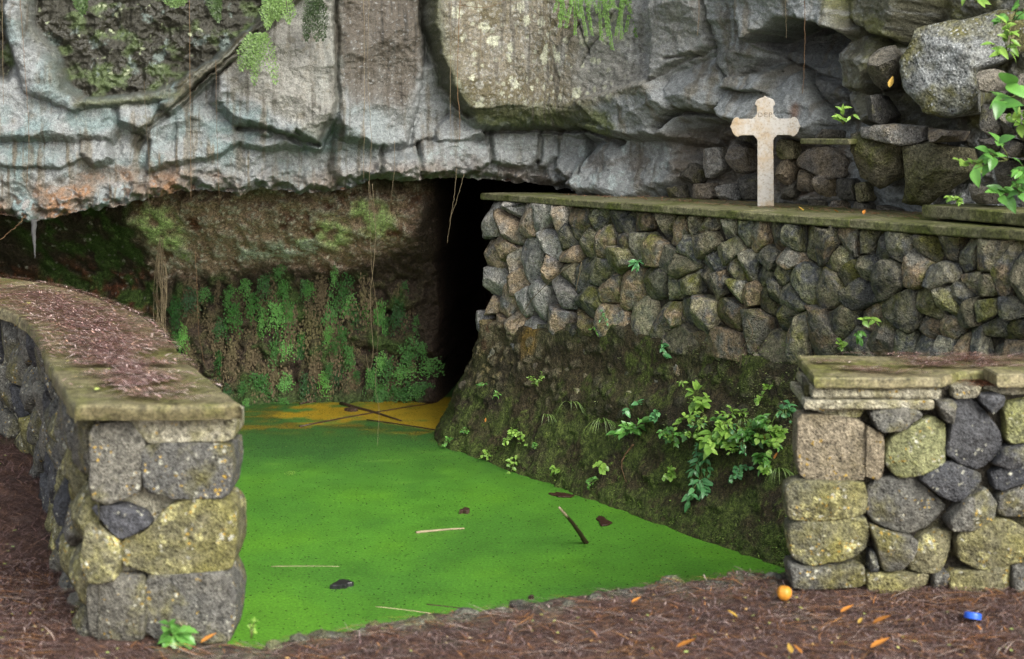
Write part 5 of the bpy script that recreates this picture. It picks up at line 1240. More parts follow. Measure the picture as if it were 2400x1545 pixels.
for i, (x, y, Y, sz, n, ll, sh, mt, lab, ln, st) in enumerate([
 (1976, 292, 7.25, .11, 14, .05, 'pointed', 'leaf_lime', 'bright seedling right of the cross above the concrete shelf', (0, -.3, 1), 4),
 (2362, 135, 6.15, .20, 20, .075, 'pointed', 'leaf_lime', 'bright sapling at top right beside the large grey boulder', (0, -.2, 1), 4),
 (2400, 225, 6.0, .22, 9, .13, 'ovate', 'leaf', 'large leaved branch reaching in from the right edge', (-.9, -.3, .1), 3),
 (2360, 375, 6.05, .20, 14, .085, 'ovate', 'leaf', 'broad leaved shrub in front of dark rubble at the right edge', (-.5, -.5, .3), 5),
 (2300, 390, 6.1, .13, 8, .05, 'round', 'leaf_lime', 'young yellowish shoot arching left of the broad leaved shrub', (-.8, -.2, .5), 3),
 (2330, 440, 6.1, .12, 8, .085, 'ovate', 'leaf', 'broad leaves low at the right, above the kerb slab', (0, -.6, -.1), 3),
 (2245, 470, 6.35, .09, 18, .032, 'ovate', 'leaf_lime', 'low sprig lying on the left end of the kerb slab', (-.3, -.5, .3), 5),
 (2405, 400, 6.0, .10, 9, .06, 'ovate', 'leaf', 'leaf cluster at the extreme right edge above the kerb', (-.4, -.5, .2), 3)]):
    plant('shrub', lab, P(x, y, Y), sz, n, ll, sh, mt, 200 + i, ln, st, .6, 'plants above the ledge', droop=.2)
for i, (x, y, Y, lab) in enumerate([(2395, 300, 6.1, 'leafy shoot at the right edge between the two big leaved branches'), (2370, 60, 6.2, 'small leafy shoot in the top right corner'), (2290, 5, 6.5, 'grassy shoot on top of the large grey boulder'), (2390, 465, 6.0, 'small leaves at the right end of the kerb slab')]):
    plant('shrub', lab, P(x, y, Y), .14, 14, .06, 'ovate' if i != 2 else 'pointed', 'leaf' if i % 2 else 'leaf_lime', 260 + i, (-.4, -.4, .5), 4, .7, 'plants above the ledge', droop=.2)
plant('weed', 'small green rosette weed at the foot of the left parapet', at_z(402, 1490, .02),   .05, 15, .07, 'wrinkled', 'leaf', 300, (0, -.3, 1), 6, .9, cat='plant')
plant('weed', 'faint thin seedling at the pool edge beside the left parapet', at_z(590, 1497, .0), .10, 9, .022, 'ovate', 'leaf_lime', 301, (0, -.1, 1), 2, .2, cat='plant')

def grass_tuft(label, base, n, L, seed, lean=(0, -.6, .5)):
    r_ = random.Random(seed); V, Fc = [], []
    root = empty('grass_tuft', base, label, 'grass', 'grass tufts on the bank')
    for i in range(n):
        a = r_.uniform(-1.3, 1.3); l = L * r_.uniform(.6, 1.1); d = Vector((math.sin(a), -.5, .8 + .3 * math.cos(a))).normalized(); w = Vector((math.cos(a), 0.3, 0)) * .0036
        V, Fc = [], []
        for k in range(7):
            t = k / 6; p = d * l * t + Vector((0, 0, -1.15 * l * t * t)); ww = w * (1 - t)**.6
            V += [tuple(p - ww), tuple(p + ww)]
        for k in range(6): Fc.append((2 * k, 2 * k + 1, 2 * k + 3, 2 * k + 2))
        link('blade', mesh_data('blade', V, Fc, M['grass']), root)
for i, (x, y, n, L, lab) in enumerate([(1425, 990, 26, .15, 'largest drooping grass tuft in the middle of the bank'), (1352, 945, 8, .12, 'thin grass tuft left of the largest tuft, upper one'), (1300, 975, 6, .12, 'sparse grass tuft farthest left on the bank'),
   (1845, 1105, 22, .13, 'pale grass hanging beside the right parapet stones'), (1855, 965, 9, .12, 'arching grass blades above the plants at the parapet'), (1760, 985, 10, .10, 'short grass among the lime plants on the bank')]):
    grass_tuft(lab, on_bank(x, y, .05), n, L * 1.35, 400 + i)

# ------------------------------------------------------------------ ferns
def fern_geo(seed, strands, L, leaf, width, droopy=1.0, out=.35):
    """hanging maidenhair clump of unit height ~L: thin stalks with little fan leaflets; grows from the wall towards -Y"""
    r_ = np.random.default_rng(seed); V, Fc = [np.zeros(3)], []
    for s in range(strands):
        prev = 0
        x0 = r_.normal(0, width * .22); z0 = r_.uniform(-.55, .05) * L; l = L * r_.uniform(.35, .8); sx = r_.normal(0, .35); o = r_.uniform(.4, 1.2) * out
        m = int(18 * l / L) + 5
        for k in range(m):
            t = (k + r_.random()) / m
            c = np.array([x0 + sx * l * t + r_.normal(0, .09) * width, -o * L * (t * (1.25 - t)) * 1.4 + r_.normal(0, .012), z0 - l * t * t * droopy + .12 * l * t + r_.normal(0, .012)])
            a = r_.normal(0, .9); sz = leaf * r_.uniform(.6, 1.3)
            dn = np.array([math.sin(a), r_.uniform(-.6, .1), -math.cos(a)]); dn /= np.linalg.norm(dn)
            nn = np.array([r_.normal(0, .4), -1, r_.uniform(.1, 1.0)]); sd = np.cross(dn, nn); sd /= np.linalg.norm(sd)
            i0 = len(V)
            V += [c, c + (dn * .65 + sd * .55) * sz, c + dn * sz * 1.0, c + (dn * .65 - sd * .55) * sz, c + [.0012, 0, .0012]]
            Fc.append((i0, i0 + 1, i0 + 2, i0 + 3)); Fc.append((prev, i0, i0 + 4, prev)) if False else Fc.append((prev, i0, i0 + 4, i0 + 4)); prev = i0
    Fc = [f if len(set(f)) == 4 else f[:3] for f in Fc]
    return np.array(V), Fc
def fern_protos(name, mat, seeds, **kw): return [mesh_data(name, *fern_geo(sd, **kw), mat=mat, smooth=False) for sd in seeds]
FG = fern_protos('maidenhair_fern', M['fern'], range(10, 16), strands=18, L=.30, leaf=.019, width=.22)
def on_cave(px, py, out=.03):
    h = float(cave_h(np.array([px]), np.array([py]))[0][0]); Y = 10.7 - h - out
    return P(px, py, 10.7) * (Y / 10.7) + Vector((0, 0, CAMZ * (1 - Y / 10.7)))
q4 = lambda l: [(380 + a / 4.782, 600 + b / 4.782, c / 4.782, d / 4.782) for a, b, c, d in l]
q5 = lambda l: [(800 + a / 2.99, 515 + b / 2.99, c / 2.99, d / 2.99) for a, b, c, d in l]
q7 = lambda l: [(560 + a / 4.35, 880 + b / 4.35, c / 4.35, d / 4.35) for a, b, c, d in l]
GREEN = q4([(300,410,100,120),(470,390,70,60),(160,690,60,120),(755,390,60,80),(560,470,50,40),(800,600,110,140),(640,740,80,100),(1020,480,100,120),(1140,280,80,120),(1320,140,70,60),(1370,380,90,150),(1270,600,90,130),
 (1640,320,70,80),(1130,640,60,110),(1110,820,60,120),(1280,960,70,140),(640,1160,60,130),(160,900,60,80),(1880,520,100,200),(2090,500,100,110),(2150,620,80,110),(1930,180,40,90),(1440,650,40,50),(1100,1390,130,130),
 (1370,1360,90,100),(1620,1380,100,120),(1820,1350,80,120),(1970,1290,60,90),(2190,1330,50,60),(2340,1320,60,90),(720,1470,60,80),(900,1450,60,80),(1560,900,50,80),(1870,850,60,80),(2030,880,80,120),(2100,1080,60,120)])
GREEN += q5([(390,610,60,90),(440,470,30,60),(270,650,50,140),(480,890,70,80),(570,900,40,60),(300,1010,80,80),(440,1020,90,60),(620,1000,90,50),(260,1180,90,60),(450,1180,90,60),(580,1180,90,60),(210,1080,30,60),(370,1180,40,40)])
GREEN += q7([(450,270,80,70),(70,280,40,80),(1450,200,70,50),(1600,150,70,50),(1800,140,80,60)])
for k in range(16):
    x, y = rnd.uniform(410, 985), rnd.uniform(650, 915)
    if y > 850 and x < 560: continue
    GREEN.append((x, y, rnd.uniform(9, 20), rnd.uniform(14, 30)))
for i, (x, y, w, h) in enumerate(GREEN):
    o = bpy.data.objects.new('maidenhair_fern', FG[i % len(FG)]); COL.objects.link(o); o.location = on_cave(x, y - h * .6, .05)
    s_ = h * 2.0 * 10.6 / F / .34; sx = w * 2.1 * 10.6 / F / .26; o.scale = (sx * 1.05, .7 * (s_ + sx) / 2, s_ * 1.55); o.rotation_euler = (0, 0, rnd.uniform(-.3, .3))
    band = 'just below the pale brow' if y < 690 else ('halfway up the cave wall' if y < 800 else ('low on the cave wall' if y < 875 else 'in the bottom row'))
    side = 'near the root bundle' if x < 480 else ('left of centre' if x < 610 else ('at centre' if x < 740 else ('beside the hanging roots' if x < 865 else 'towards the dark passage')))
    size = 'long' if h > 28 else ('broad' if w > 19 else ('tiny' if h < 14 else 'small'))
    tag(o, '%s green maidenhair fern %s, %s' % (size, band, side), 'fern', 'green maidenhair ferns on the cave wall')
byl = {}
for o in [q for q in COL.objects if q.name.startswith('maidenhair_fern')]: byl.setdefault(o['label'], []).append(o)
for lab, os_ in byl.items():
    if len(os_) > 1:
        for k, o in enumerate(sorted(os_, key=lambda q: q.location.x / q.location.y)): o['label'] = '%s, %s from left' % (lab, ('first', 'second', 'third', 'fourth', 'fifth', 'sixth', 'seventh', 'eighth')[k])
DV, DF = [], []; k = 0
for k in range(240):
    x, y = rnd.uniform(400, 985), rnd.uniform(640, 925)
    if (y > 870 and x < 540) or (x > 890 and rnd.random() < .5) or float(fbm(np.array(x / 38.), np.array(y / 130.), 4.0, 3)) < -.02: continue
    v, f = fern_geo(2000 + k, strands=14, L=.30, leaf=.016, width=.18, out=.16); s_ = rnd.uniform(.5, 1.2)
    v = v * np.array([s_ * rnd.uniform(.4, .7), s_ * .8, s_ * rnd.uniform(.9, 1.6)]) + np.array(on_cave(x, y, .0)[:]); n0 = sum(len(q) for q in DV)
    DV.append(v); DF += [tuple(i + n0 for i in q) for q in f]
DV = np.vstack(DV); nn_ = fbm(DV[:, 0] * 5, DV[:, 2] * 3, 3.0, 3)[:, None]; DC = np.array((.12, .095, .055)) * (1 - nn_ * .6) + np.clip(nn_, 0, 1) * np.array((.12, .14, .04))
tag(link('withered_ferns', mesh_data('withered_ferns', DV, DF, vc_mat('withered_fern_fronds', .85, .1, .002, (20, 60, 160), .4, .2), False, DC)), 'mass of withered brown fern fronds covering the dark cave wall', 'ferns', None, 'stuff')

def frond_geo(seed, fronds, L, W, leaf):
    """drooping feathery fronds, bipinnate"""
    r_ = np.random.default_rng(seed); V, Fc = [np.zeros(3)], []
    def seg(ia, c):
        i0 = len(V); V.extend([c, c + np.array([.0015, 0, .001])]); Fc.append((ia, i0, i0 + 1)); return i0
    def lf(c, d, s_, nn, ia):
        sd = np.cross(d, nn); sd /= np.linalg.norm(sd) + 1e-9; i0 = len(V)
        V.extend([c + (d * .5 + sd * .22) * s_, c + d * s_, c + (d * .5 - sd * .22) * s_]); Fc.append((ia, i0, i0 + 1, i0 + 2))
    for f in range(fronds):
        x0 = r_.normal(0, W * .22); l = L * r_.uniform(.6, 1.0); sx = r_.normal(0, .18); o = r_.uniform(.1, .35)
        n = int(r_.uniform(13, 18)); pv = 0
        for i in range(n):
            t = (i + .5) / n; c = np.array([x0 + sx * l * t, -o * l * t * (1.3 - t) * 1.5, -l * (.15 * t + .85 * t * t)])
            pv = seg(pv, c)
            pl_ = W * .5 * math.sin(math.pi * min(1, .15 + .85 * t))**.8 * r_.uniform(.7, 1.1)
            for sgn in (-1, 1):
                d = np.array([sgn * .8, r_.uniform(-.3, .1), -.55 - .3 * t]); d /= np.linalg.norm(d); nn = np.array([r_.normal(0, .3), -1, r_.uniform(.3, 1)])
                mm = max(3, int(pl_ / leaf * 1.15)); pj = pv
                for j in range(mm):
                    u = (j + .3) / mm; p = c + d * pl_ * u + np.array([0, 0, -.25 * pl_ * u * u])
                    pj = seg(pj, p)
                    for s2 in (-1, 1):
                        dd = d * .6 + s2 * np.array([.25, 0, -.7 * sgn * -1]) ; dd = dd + r_.normal(0, .12, 3); dd /= np.linalg.norm(dd)
                        lf(p, dd, leaf * r_.uniform(.7, 1.2) * (1 - .4 * u), nn, pj)
    return np.array(V), Fc
for i, (x, y, L, W, nf, lab) in enumerate([(600, 78, .36, .17, 7, 'lush hanging fern lowest at left, in front of the pale rock face'), (632, -12, .22, .17, 7, 'hanging fern at the top edge, above the lowest left fern'),
     (737, 0, .27, .15, 6, 'darker hanging fern at top, right of the pair of ferns'), (418, -25, .13, .15, 6, 'small fern peeking in at top over the mossy hollow'), (512, -15, .20, .10, 4, 'dim thin fern at top between two brighter ferns'),
     (190, -15, .14, .08, 4, 'dim fern at top left inside the mossy hollow')]):
    Y = float(cliffY(x)) - .32; me = mesh_data('hanging_fern', *frond_geo(600 + i, max(3, nf - 2), L, W, .025), mat=M['fern_top'], smooth=False)
    tag(link('hanging_fern', me, None, P(x, y, Y)), lab, 'fern', 'ferns hanging from the cliff')
def willow_geo(seed):
    r_ = np.random.default_rng(seed); V, Fc = [np.array([0, 0, .1])], []
    for s in range(34):
        pv = 0
        x0 = r_.uniform(-.24, .24); l = r_.uniform(.08, .34) * (1.15 - 1.6 * abs(x0 - .06)); n = int(l / .007)
        for k in range(n):
            t = k / n; c = np.array([x0 + .05 * math.sin(s) * t, -.05 * t - .1 * r_.random() * .2, .06 - l * t]); ic = len(V); V += [c, c + np.array([.001, 0, .001])]; Fc.append((pv, ic, ic + 1)); pv = ic
            for sg in (-1, 1):
                d = np.array([sg * .7, r_.uniform(-.4, .2), -.7 + r_.normal(0, .15)]); d /= np.linalg.norm(d); sd = np.cross(d, [0, -1, .4]); i0 = len(V); s_ = .016 * r_.uniform(.7, 1.3)
                V += [c + (d * .5 + sd * .22) * s_, c + d * s_, c + (d * .5 - sd * .22) * s_]; Fc.append((ic, i0, i0 + 1, i0 + 2))
    return np.array(V), Fc
tag(link('hanging_fern', mesh_data('hanging_fern', *willow_geo(5), mat=M['fern_willow'], smooth=False), None, P(1400, 5, float(cliffY(1400)) - .45)), 'bright lime weeping fern hanging from the top over the lichen face', 'fern', 'ferns hanging from the cliff')

# ------------------------------------------------------------------ hanging roots
def bez(pts, n=14, jit=0.0, seed=0):
    r_ = random.Random(seed); p = [Vector(q) for q in pts]; out = []
    for i in range(len(p) - 1):
        a, b, c, d = p[max(i - 1, 0)], p[i], p[i + 1], p[min(i + 2, len(p) - 1)]
        for k in range(n):
            t = k / n; out.append(.5 * ((2 * b) + (-a + c) * t + (2 * a - 5 * b + 4 * c - d) * t * t + (-a + 3 * b - 3 * c + d) * t**3) + Vector((r_.uniform(-1, 1), r_.uniform(-1, 1), 0)) * jit)
    return out + [p[-1]]
def hanging(label, pts, Y, mt, r=.0025, seed=0, jit=.002, name='hanging_root'):
    q = [P(x, y, Y if not isinstance(Y, (list, tuple)) else Y[i]) for i, (x, y) in enumerate(pts)]
    b = bez(q, 10, jit, seed); o0 = b[0].copy(); V, Fc = tube([v - o0 for v in b], r * .6, r * .4, 4)
    return tag(link(name, mesh_data(name, V, Fc, M[mt]), None, o0), label, 'root', 'aerial roots hanging from the cliff')
for i, (lab, pts, Y, mt, r) in enumerate([
 ('straw coloured root hanging at the extreme left edge of the cliff', [(4,-30),(6,120),(8,245)], 8.2, 'root_pale', .0035),
 ('orange brown root hanging over the leftmost grey rock face', [(45,-30),(55,110),(63,230),(68,330),(62,440)], 8.3, 'root_orange', .003),
 ('thin straw root hanging in front of the strand of brown rock', [(338,190),(340,240),(350,400),(346,440),(352,520)], 8.5, 'root_pale', .002),
 ('long brown root hanging from top past the brown diagonal strand', [(444,-30),(445,200),(448,470)], 8.5, 'root', .0025),
 ('dark root hanging beside the tip of the lowest left fern', [(506,140),(508,300),(514,478)], 8.5, 'root', .002),
 ('straw root, left of the pair falling down the stained column', [(852,-30),(854,200),(852,420)], 8.75, 'root_pale', .0028),
 ('straw root, right of the pair falling down the stained column', [(866,-30),(862,160),(870,330),(866,430),(878,520)], 8.75, 'root_pale', .0028),
 ('short thin root hanging on the right half of the stained column', [(925,330),(924,400),(915,470),(905,520)], 8.8, 'root_pale', .002),
 ('thick orange root falling along the deep crack', [(1080,-30),(1075,80),(1072,200),(1078,280),(1077,330)], 8.6, 'root_orange', .004),
 ('thin straw root left of the thick orange root', [(1058,-30),(1056,150),(1056,285),(1060,335)], 8.6, 'root_pale', .0025),
 ('dark arching twig at the top edge over the lichen face', [(1075,12),(1130,18),(1170,8),(1195,-10)], 8.55, 'root', .0035),
 ('thin dark root hanging down the lichen face', [(1124,-30),(1126,100),(1133,150)], 8.55, 'root', .002),
 ('root dangling in front of the dark passage, longer one', [(1070,395),(1066,450),(1058,500),(1048,570)], 8.75, 'root_pale', .0028),
 ('root dangling in front of the dark passage, shorter slanting one', [(1088,408),(1070,470),(1052,520)], 8.75, 'root_pale', .002),
 ('long root hanging before the ferns and reaching the water', [(864,425),(868,560),(872,640),(886,760),(880,900),(888,960),(884,1045)], [9.0, 9.1, 9.15, 9.2, 9.2, 9.2, 9.16], 'root_pale', .0022),
 ('second long root crossing the one that reaches the water', [(872,430),(880,560),(868,700),(874,820),(866,870),(858,830)], 9.1, 'root_pale', .0025),
 ('thin orange root hanging before the ferns left of centre', [(458,590),(462,680),(466,780),(480,855)], 9.3, 'root_orange', .0025),
 ('brown root hanging above the right arm of the cross', [(1886,-30),(1886,80),(1885,160),(1881,220)], 7.35, 'root_orange', .0035),
 ('thin dark root left of the cross high on the cliff', [(1637,-30),(1638,40),(1634,85)], 7.9, 'root', .002),
 ('thin pale root above the cross, top of the dark scoop', [(1841,-30),(1842,40),(1843,90)], 7.5, 'root_pale', .002)]):
    hanging(lab, pts, Y, mt, r, i)
# dry vine lying over the stone wall
for lab, pts in (('dry pale vine slanting across the left end of the stone wall', [(1395,605),(1345,640),(1280,700),(1240,770)]), ('short dry vine hanging below the slanting one on the wall', [(1398,612),(1390,650),(1384,680)]),
                 ('thin curled dry tendril on the wall above the mossy bank', [(1790,745),(1800,780),(1780,810),(1770,860)])):
    b = bez([on_wall(x, y, .11) for x, y in pts], 8, .003, 3); o0 = b[0].copy(); V, Fc = tube([v - o0 for v in b], .003, .0015, 4)
    tag(link('dry_vine', mesh_data('dry_vine', V, Fc, M['root_pale']), None, o0), lab, 'vine', 'dry vines on the stone wall')
b = bez([on_bank(x, y, .05) for x, y in ((1500, 1040), (1478, 1070), (1472, 1100), (1480, 1128))], 8, .004, 2); o0 = b[0].copy(); V, Fc = tube([v - o0 for v in b], .005, .002, 5)
tag(link('exposed_root', mesh_data('exposed_root', V, Fc, M['root_orange']), None, o0), 'brown root running down the moss below the leftmost broad plant', 'root')
# bundle of dead roots left of the ferns
g = []; r_ = random.Random(8)
for i in range(18):
    x = 378 + r_.gauss(0, 9); xs = [(x * .35 + 372 * .65 + r_.gauss(0, 3), 560 + r_.uniform(-10, 30)), (x - 4 + r_.gauss(0, 5), 640), (x + r_.gauss(0, 7), 700), (x + r_.gauss(0, 7), 760), (x * .8 + 382 * .2 + r_.gauss(0, 5), 800 + r_.uniform(-20, 30))]
    g.append(tube(bez([P(a, c, 9.75 + r_.uniform(-.05, .05)) for a, c in xs], 6, .002, i), .0018, .0012, 4))
V, Fc = merge(g)
o = link('root_bundle', mesh_data('root_bundle', V, Fc, M['root_pale'])); tag(o, 'bundle of dry straw coloured roots hanging behind the left parapet', 'roots', None, 'stuff')
# cobweb hanging under the lip at the far left
M['web'] = plain_mat('dusty_cobweb', (.085, .085, .085), .9, .2, 60, .1, .2)
V, Fc = tube(bez([P(80, 515, 8.7), P(79, 545, 8.7), P(81, 580, 8.7), P(82, 606, 8.7)], 6, .002, 4), .02, .001, 9)
tag(link('cobweb', mesh_data('cobweb', V, Fc, M['web'])), 'grey pointed cobweb hanging under the rock lip at left', 'cobweb')
b = bez([P(58, 505, 8.4), P(40, 530, 8.4), P(20, 545, 8.4), P(-5, 568, 8.4)], 8, .006, 5); V, Fc = tube(b, .003, .002, 4)
tag(link('red_twig', mesh_data('red_twig', V, Fc, M['root_orange'])), 'thin reddish twig sticking out under the lip at the far left', 'twig')

# ------------------------------------------------------------------ floating wood and scraps on the duckweed
def floating(name, label, cat, p0, p1, r0, r1, mt, flat=.5, seed=0, lift=.0, bend=.02, n=9):
    a, c = at_z(*p0, ZW), at_z(*p1, ZW); r_ = random.Random(seed); d = c - a
    pts = [a + d * t + Vector((-d.y, d.x, 0)).normalized() * (d.length * bend * math.sin(math.pi * t) + r_.uniform(-1, 1) * r0 * .25) for t in (k / n for k in range(n + 1))]
    o0 = a.copy(); V, Fc = tube([p - o0 for p in pts], r0, r1, 6); V = [(x, y, z * flat + lift) for x, y, z in V]
    return tag(link(name, mesh_data(name, V, Fc, M[mt]), None, o0), label, cat, 'things floating on the pool')
floating('floating_twig', 'pale straight twig floating in the middle of the pool', 'twig', (975, 1250), (1088, 1240), .010, .006, 'wood_pale', .7, 1, .004)
floating('floating_branch', 'long dark tapered branch lying across the yellow duckweed', 'branch', (798, 948), (940, 988), .018, .006, 'wood_dark', .8, 2, .006)
floating('floating_twig', 'long thin dark twig crossing the tapered branch in the yellow duckweed', 'twig', (702, 1001), (1018, 945), .008, .005, 'wood_dark', .8, 3, .004)
floating('floating_twig', 'thin dark twig along the front rim of the yellow duckweed', 'twig', (860, 985), (1038, 1012), .006, .006, 'wood_dark', .8, 4, .003)
floating('floating_twig', 'short dark twig behind the yellow duckweed at left', 'twig', (703, 948), (756, 940), .010, .006, 'wood_dark', .8, 5, .004)
floating('floating_twig', 'thin twig almost sunk in duckweed near the left parapet', 'twig', (635, 1328), (795, 1328), .004, .003, 'wood_pale', .6, 6, .0)
floating('floating_twig', 'thin dark twig by the near shore of the pool', 'twig', (1000, 1417), (1095, 1428), .005, .004, 'wood_dark', .6, 7, .0)
floating('floating_twig', 'thin sunken twig at the near shore left of the dark one', 'twig', (880, 1422), (1010, 1438), .003, .003, 'wood_pale', .5, 8, .0)
def scrap(name, label, cat, px_poly_, mt, thick=.012, seed=0, dz=.004):
    pts = [at_z(x, y, ZW) for x, y in px_poly_]; c = sum(pts, Vector()) / len(pts)
    q = resample([(p.x, p.y) for p in pts], 22); r_ = np.random.default_rng(seed); q = np.array(c[:2]) + (q - np.array(c[:2])) * r_.uniform(.72, 1.15, (22, 1)); pts = [Vector((a, b, ZW)) for a, b in q]
    me = prism_mesh(name, [((p - c).x, (p - c).y) for p in pts], -thick * .5 + dz, thick * .5 + dz, M[mt], .003, .004, seed)
    return tag(link(name, me, None, c), label, cat, 'things floating on the pool')
scrap('bark_piece', 'dark oblong bark piece floating behind the upright stick', 'bark', [(1283,1159),(1310,1156),(1346,1162),(1344,1167),(1310,1168)], 'bark_red', .009, 1)
scrap('bark_piece', 'reddish bark piece floating right of the upright stick', 'bark', [(1393,1216),(1408,1210),(1422,1218),(1440,1230),(1412,1236)], 'bark_red', .009, 2)
scrap('floating_leaf', 'dark curled leaf floating left of the upright stick', 'leaf', [(1073,1205),(1090,1195),(1102,1198),(1098,1205)], 'wood_dark', .03, 3)
scrap('plastic_scrap', 'shiny black plastic scrap floating near the left shore', 'scrap', [(776,1380),(795,1366),(812,1367),(830,1372),(800,1382)], 'plastic_black', .03, 4)
scrap('floating_leaf', 'dark leaf bit beside the crossing of the two long twigs', 'leaf', [(808,963),(825,957),(838,964),(822,966)], 'wood_dark', .03, 5)
scrap('floating_leaf', 'tiny dark bit at the near shore in the middle', 'leaf', [(1237,1404),(1246,1399),(1252,1402),(1246,1406)], 'wood_dark', .02, 6)
def yellow_clump(label, x, y, seed):
    r_ = np.random.default_rng(seed); c = at_z(x, y, ZW); V, Fc = [], []
    for k in range(60):
        a, d = r_.uniform(0, 6.28), r_.random()**.6 * .035; p = np.array([math.cos(a) * d, math.sin(a) * d * 1.6, .004 + .004 * r_.random()]); i0 = len(V); s_ = .003
        V += [p + [s_, 0, 0], p + [0, s_, .001], p - [s_, 0, 0], p - [0, s_, -.001]]; Fc.append((i0, i0 + 1, i0 + 2, i0 + 3))
    tag(link('weed_clump', mesh_data('weed_clump', V, Fc, M['leaf_lime'], False), None, c), label, 'weed', None, 'stuff')
yellow_clump('little clump of yellowish weed floating near the left parapet', 680, 1112, 1)
b0 = at_z(1386, 1293, ZW - .06); b1 = P(1311, 1189, 6.78); pts = bez([b0, b0.lerp(b1, .5) + Vector((.006, 0, .004)), b1], 8, .0012, 9)
V, Fc = tube([p - b0 for p in pts], .0155, .005, 8)
o = tag(link('upright_stick', mesh_data('upright_stick', V, Fc, M['wood_dark']), None, b0), 'dark stick standing tilted out of the green pool', 'stick', 'things floating on the pool')
e = pts[-5:]; V, Fc = tube([p - b0 + Vector((-.001, -.003, 0)) for p in e], .0085, .0055, 8)
t = link('broken_tip', mesh_data('broken_tip', V, Fc, M['wood_pale']), o); t['label'] = 'pale splintered tip of the stick'

# ------------------------------------------------------------------ fallen things on the ground
def needles(name, label, pos, ang, ln, wd, cols, lift=.004, seed=0, bend=.15, tilt=.08):
    r_ = np.random.default_rng(seed); n = len(pos); pos = np.asarray(pos, float)
    d = np.stack([np.cos(ang), np.sin(ang), r_.normal(0, tilt, n)], 1); sd = np.stack([-np.sin(ang), np.cos(ang), np.zeros(n)], 1)
    bd = r_.normal(0, bend, n)[:, None]; up = np.array([0, 0, 1.0])
    rows = []
    for t in (-.5, -.17, .17, .5):
        c = pos + d * (ln * t)[:, None] + sd * (bd * ln[:, None] * (t * t)) + up * (lift + np.abs(r_.normal(0, .002, n)))[:, None] - up * (t * t * .012)
        w = sd * (wd * (1.0 if abs(t) < .4 else .5))[:, None] * .5
        rows += [c - w + up * .0006, c + w]
    V = np.stack(rows, 1).reshape(-1, 3); base = np.arange(n)[:, None] * 8
    Fc = np.concatenate([base + np.array([[0, 1, 3, 2]]), base + np.array([[2, 3, 5, 4]]), base + np.array([[4, 5, 7, 6]])], 0)
    C = np.repeat(cols, 8, 0)
    me = mesh_data(name, V, Fc, M['litter'], False, C)
    return tag(link(name, me), label, 'litter', None, 'stuff')
M['litter'] = vc_mat('needle_litter', .6, .1, .001, (20, 60, 200), .25, .4, False)
def needle_cols(n, r_, pal):
    pal = np.array(pal); return pal[r_.integers(0, len(pal), n)] * r_.uniform(.6, 1.6, (n, 1))
PALG = [(.2, .135, .13), (.28, .21, .2), (.17, .095, .08), (.24, .115, .06), (.11, .065, .058), (.3, .21, .18), (.15, .09, .085), (.3, .14, .05), (.075, .05, .045), (.36, .28, .25), (.13, .08, .075)]
PALC = [(.46, .30, .28), (.36, .22, .21), (.62, .48, .45), (.22, .10, .10), (.48, .3, .22), (.7, .56, .52)]
r_ = np.random.default_rng(77)
# foreground ground
N_ = 70000; x = r_.uniform(-2.0, 2.3, N_); y = r_.uniform(4.3, 5.4, N_)
lx = np.array([at_z(a, c, 0.0)[:] for a, c in LIPG]); ed = np.where(x < -1.2, 9, np.where(x > 1.1, 5.2, np.interp(x, lx[:, 0], lx[:, 1])))
dens = sstep(-.35, .25, fbm(x * 2.5, y * 4, 5.0, 3) + .12)
ok = (y < ed - .02) & (r_.random(N_) < (.12 + .88 * dens) * (.3 + .7 * sstep(.0, .35, ed - y))) & ~((x > -1.45) & (x < -.88) & (y > 4.55) & (y < 5.4))
x, y = x[ok], y[ok]; n = len(x)
needles('needle_litter', 'brown pine needles strewn thickly over the foreground ground', np.stack([x, y, ground_z(x, y)], 1), r_.normal(0, .5, n) + np.where(r_.random(n) < .15, 1.2, 0), r_.uniform(.015, .09, n), r_.uniform(.0012, .0036, n), needle_cols(n, r_, PALG), .011, 1)
m_ = 3000; x2 = r_.uniform(-1.9, 2.2, m_); y2 = r_.uniform(4.4, 5.2, m_); e2 = np.where(x2 < -1.2, 9, np.where(x2 > 1.05, 5.05, np.interp(x2, lx[:, 0], lx[:, 1]))); k = (y2 < e2 - .03) & ~((x2 > -1.45) & (x2 < -.88) & (y2 > 4.52)) & (fbm(x2 * 2, y2 * 5, 8.0, 3) > -.12); x2, y2 = x2[k], y2[k]; m_ = len(x2)
needles('needle_litter', 'long orange and pale needles and straws lying on top of the foreground litter', np.stack([x2, y2, ground_z(x2, y2)], 1), r_.normal(0, .4, m_), r_.uniform(.05, .17, m_), r_.uniform(.0015, .004, m_), needle_cols(m_, r_, [(.38, .16, .05), (.45, .22, .07), (.42, .33, .28), (.3, .14, .07), (.5, .4, .34), (.26, .15, .11)]), .016, 21, .2)
# ground left of the parapet
N_ = 22000; y = r_.uniform(4.4, 7.6, N_); lim = np.interp(y, PL[:, 1], PL[:, 0]); x = lim - r_.uniform(-.05, 1.1, N_); ok = x < lim + .1; x, y = x[ok], y[ok]; n = len(x)
needles('needle_litter', 'darker brown needles on the ground left of the parapet', np.stack([x, y, ground_z(x, y)], 1), r_.normal(.2, .9, n), r_.uniform(.03, .12, n), r_.uniform(.0015, .003, n), needle_cols(n, r_, [(.13, .08, .075), (.2, .12, .11), (.09, .06, .055), (.16, .09, .06)]), .008, 2)
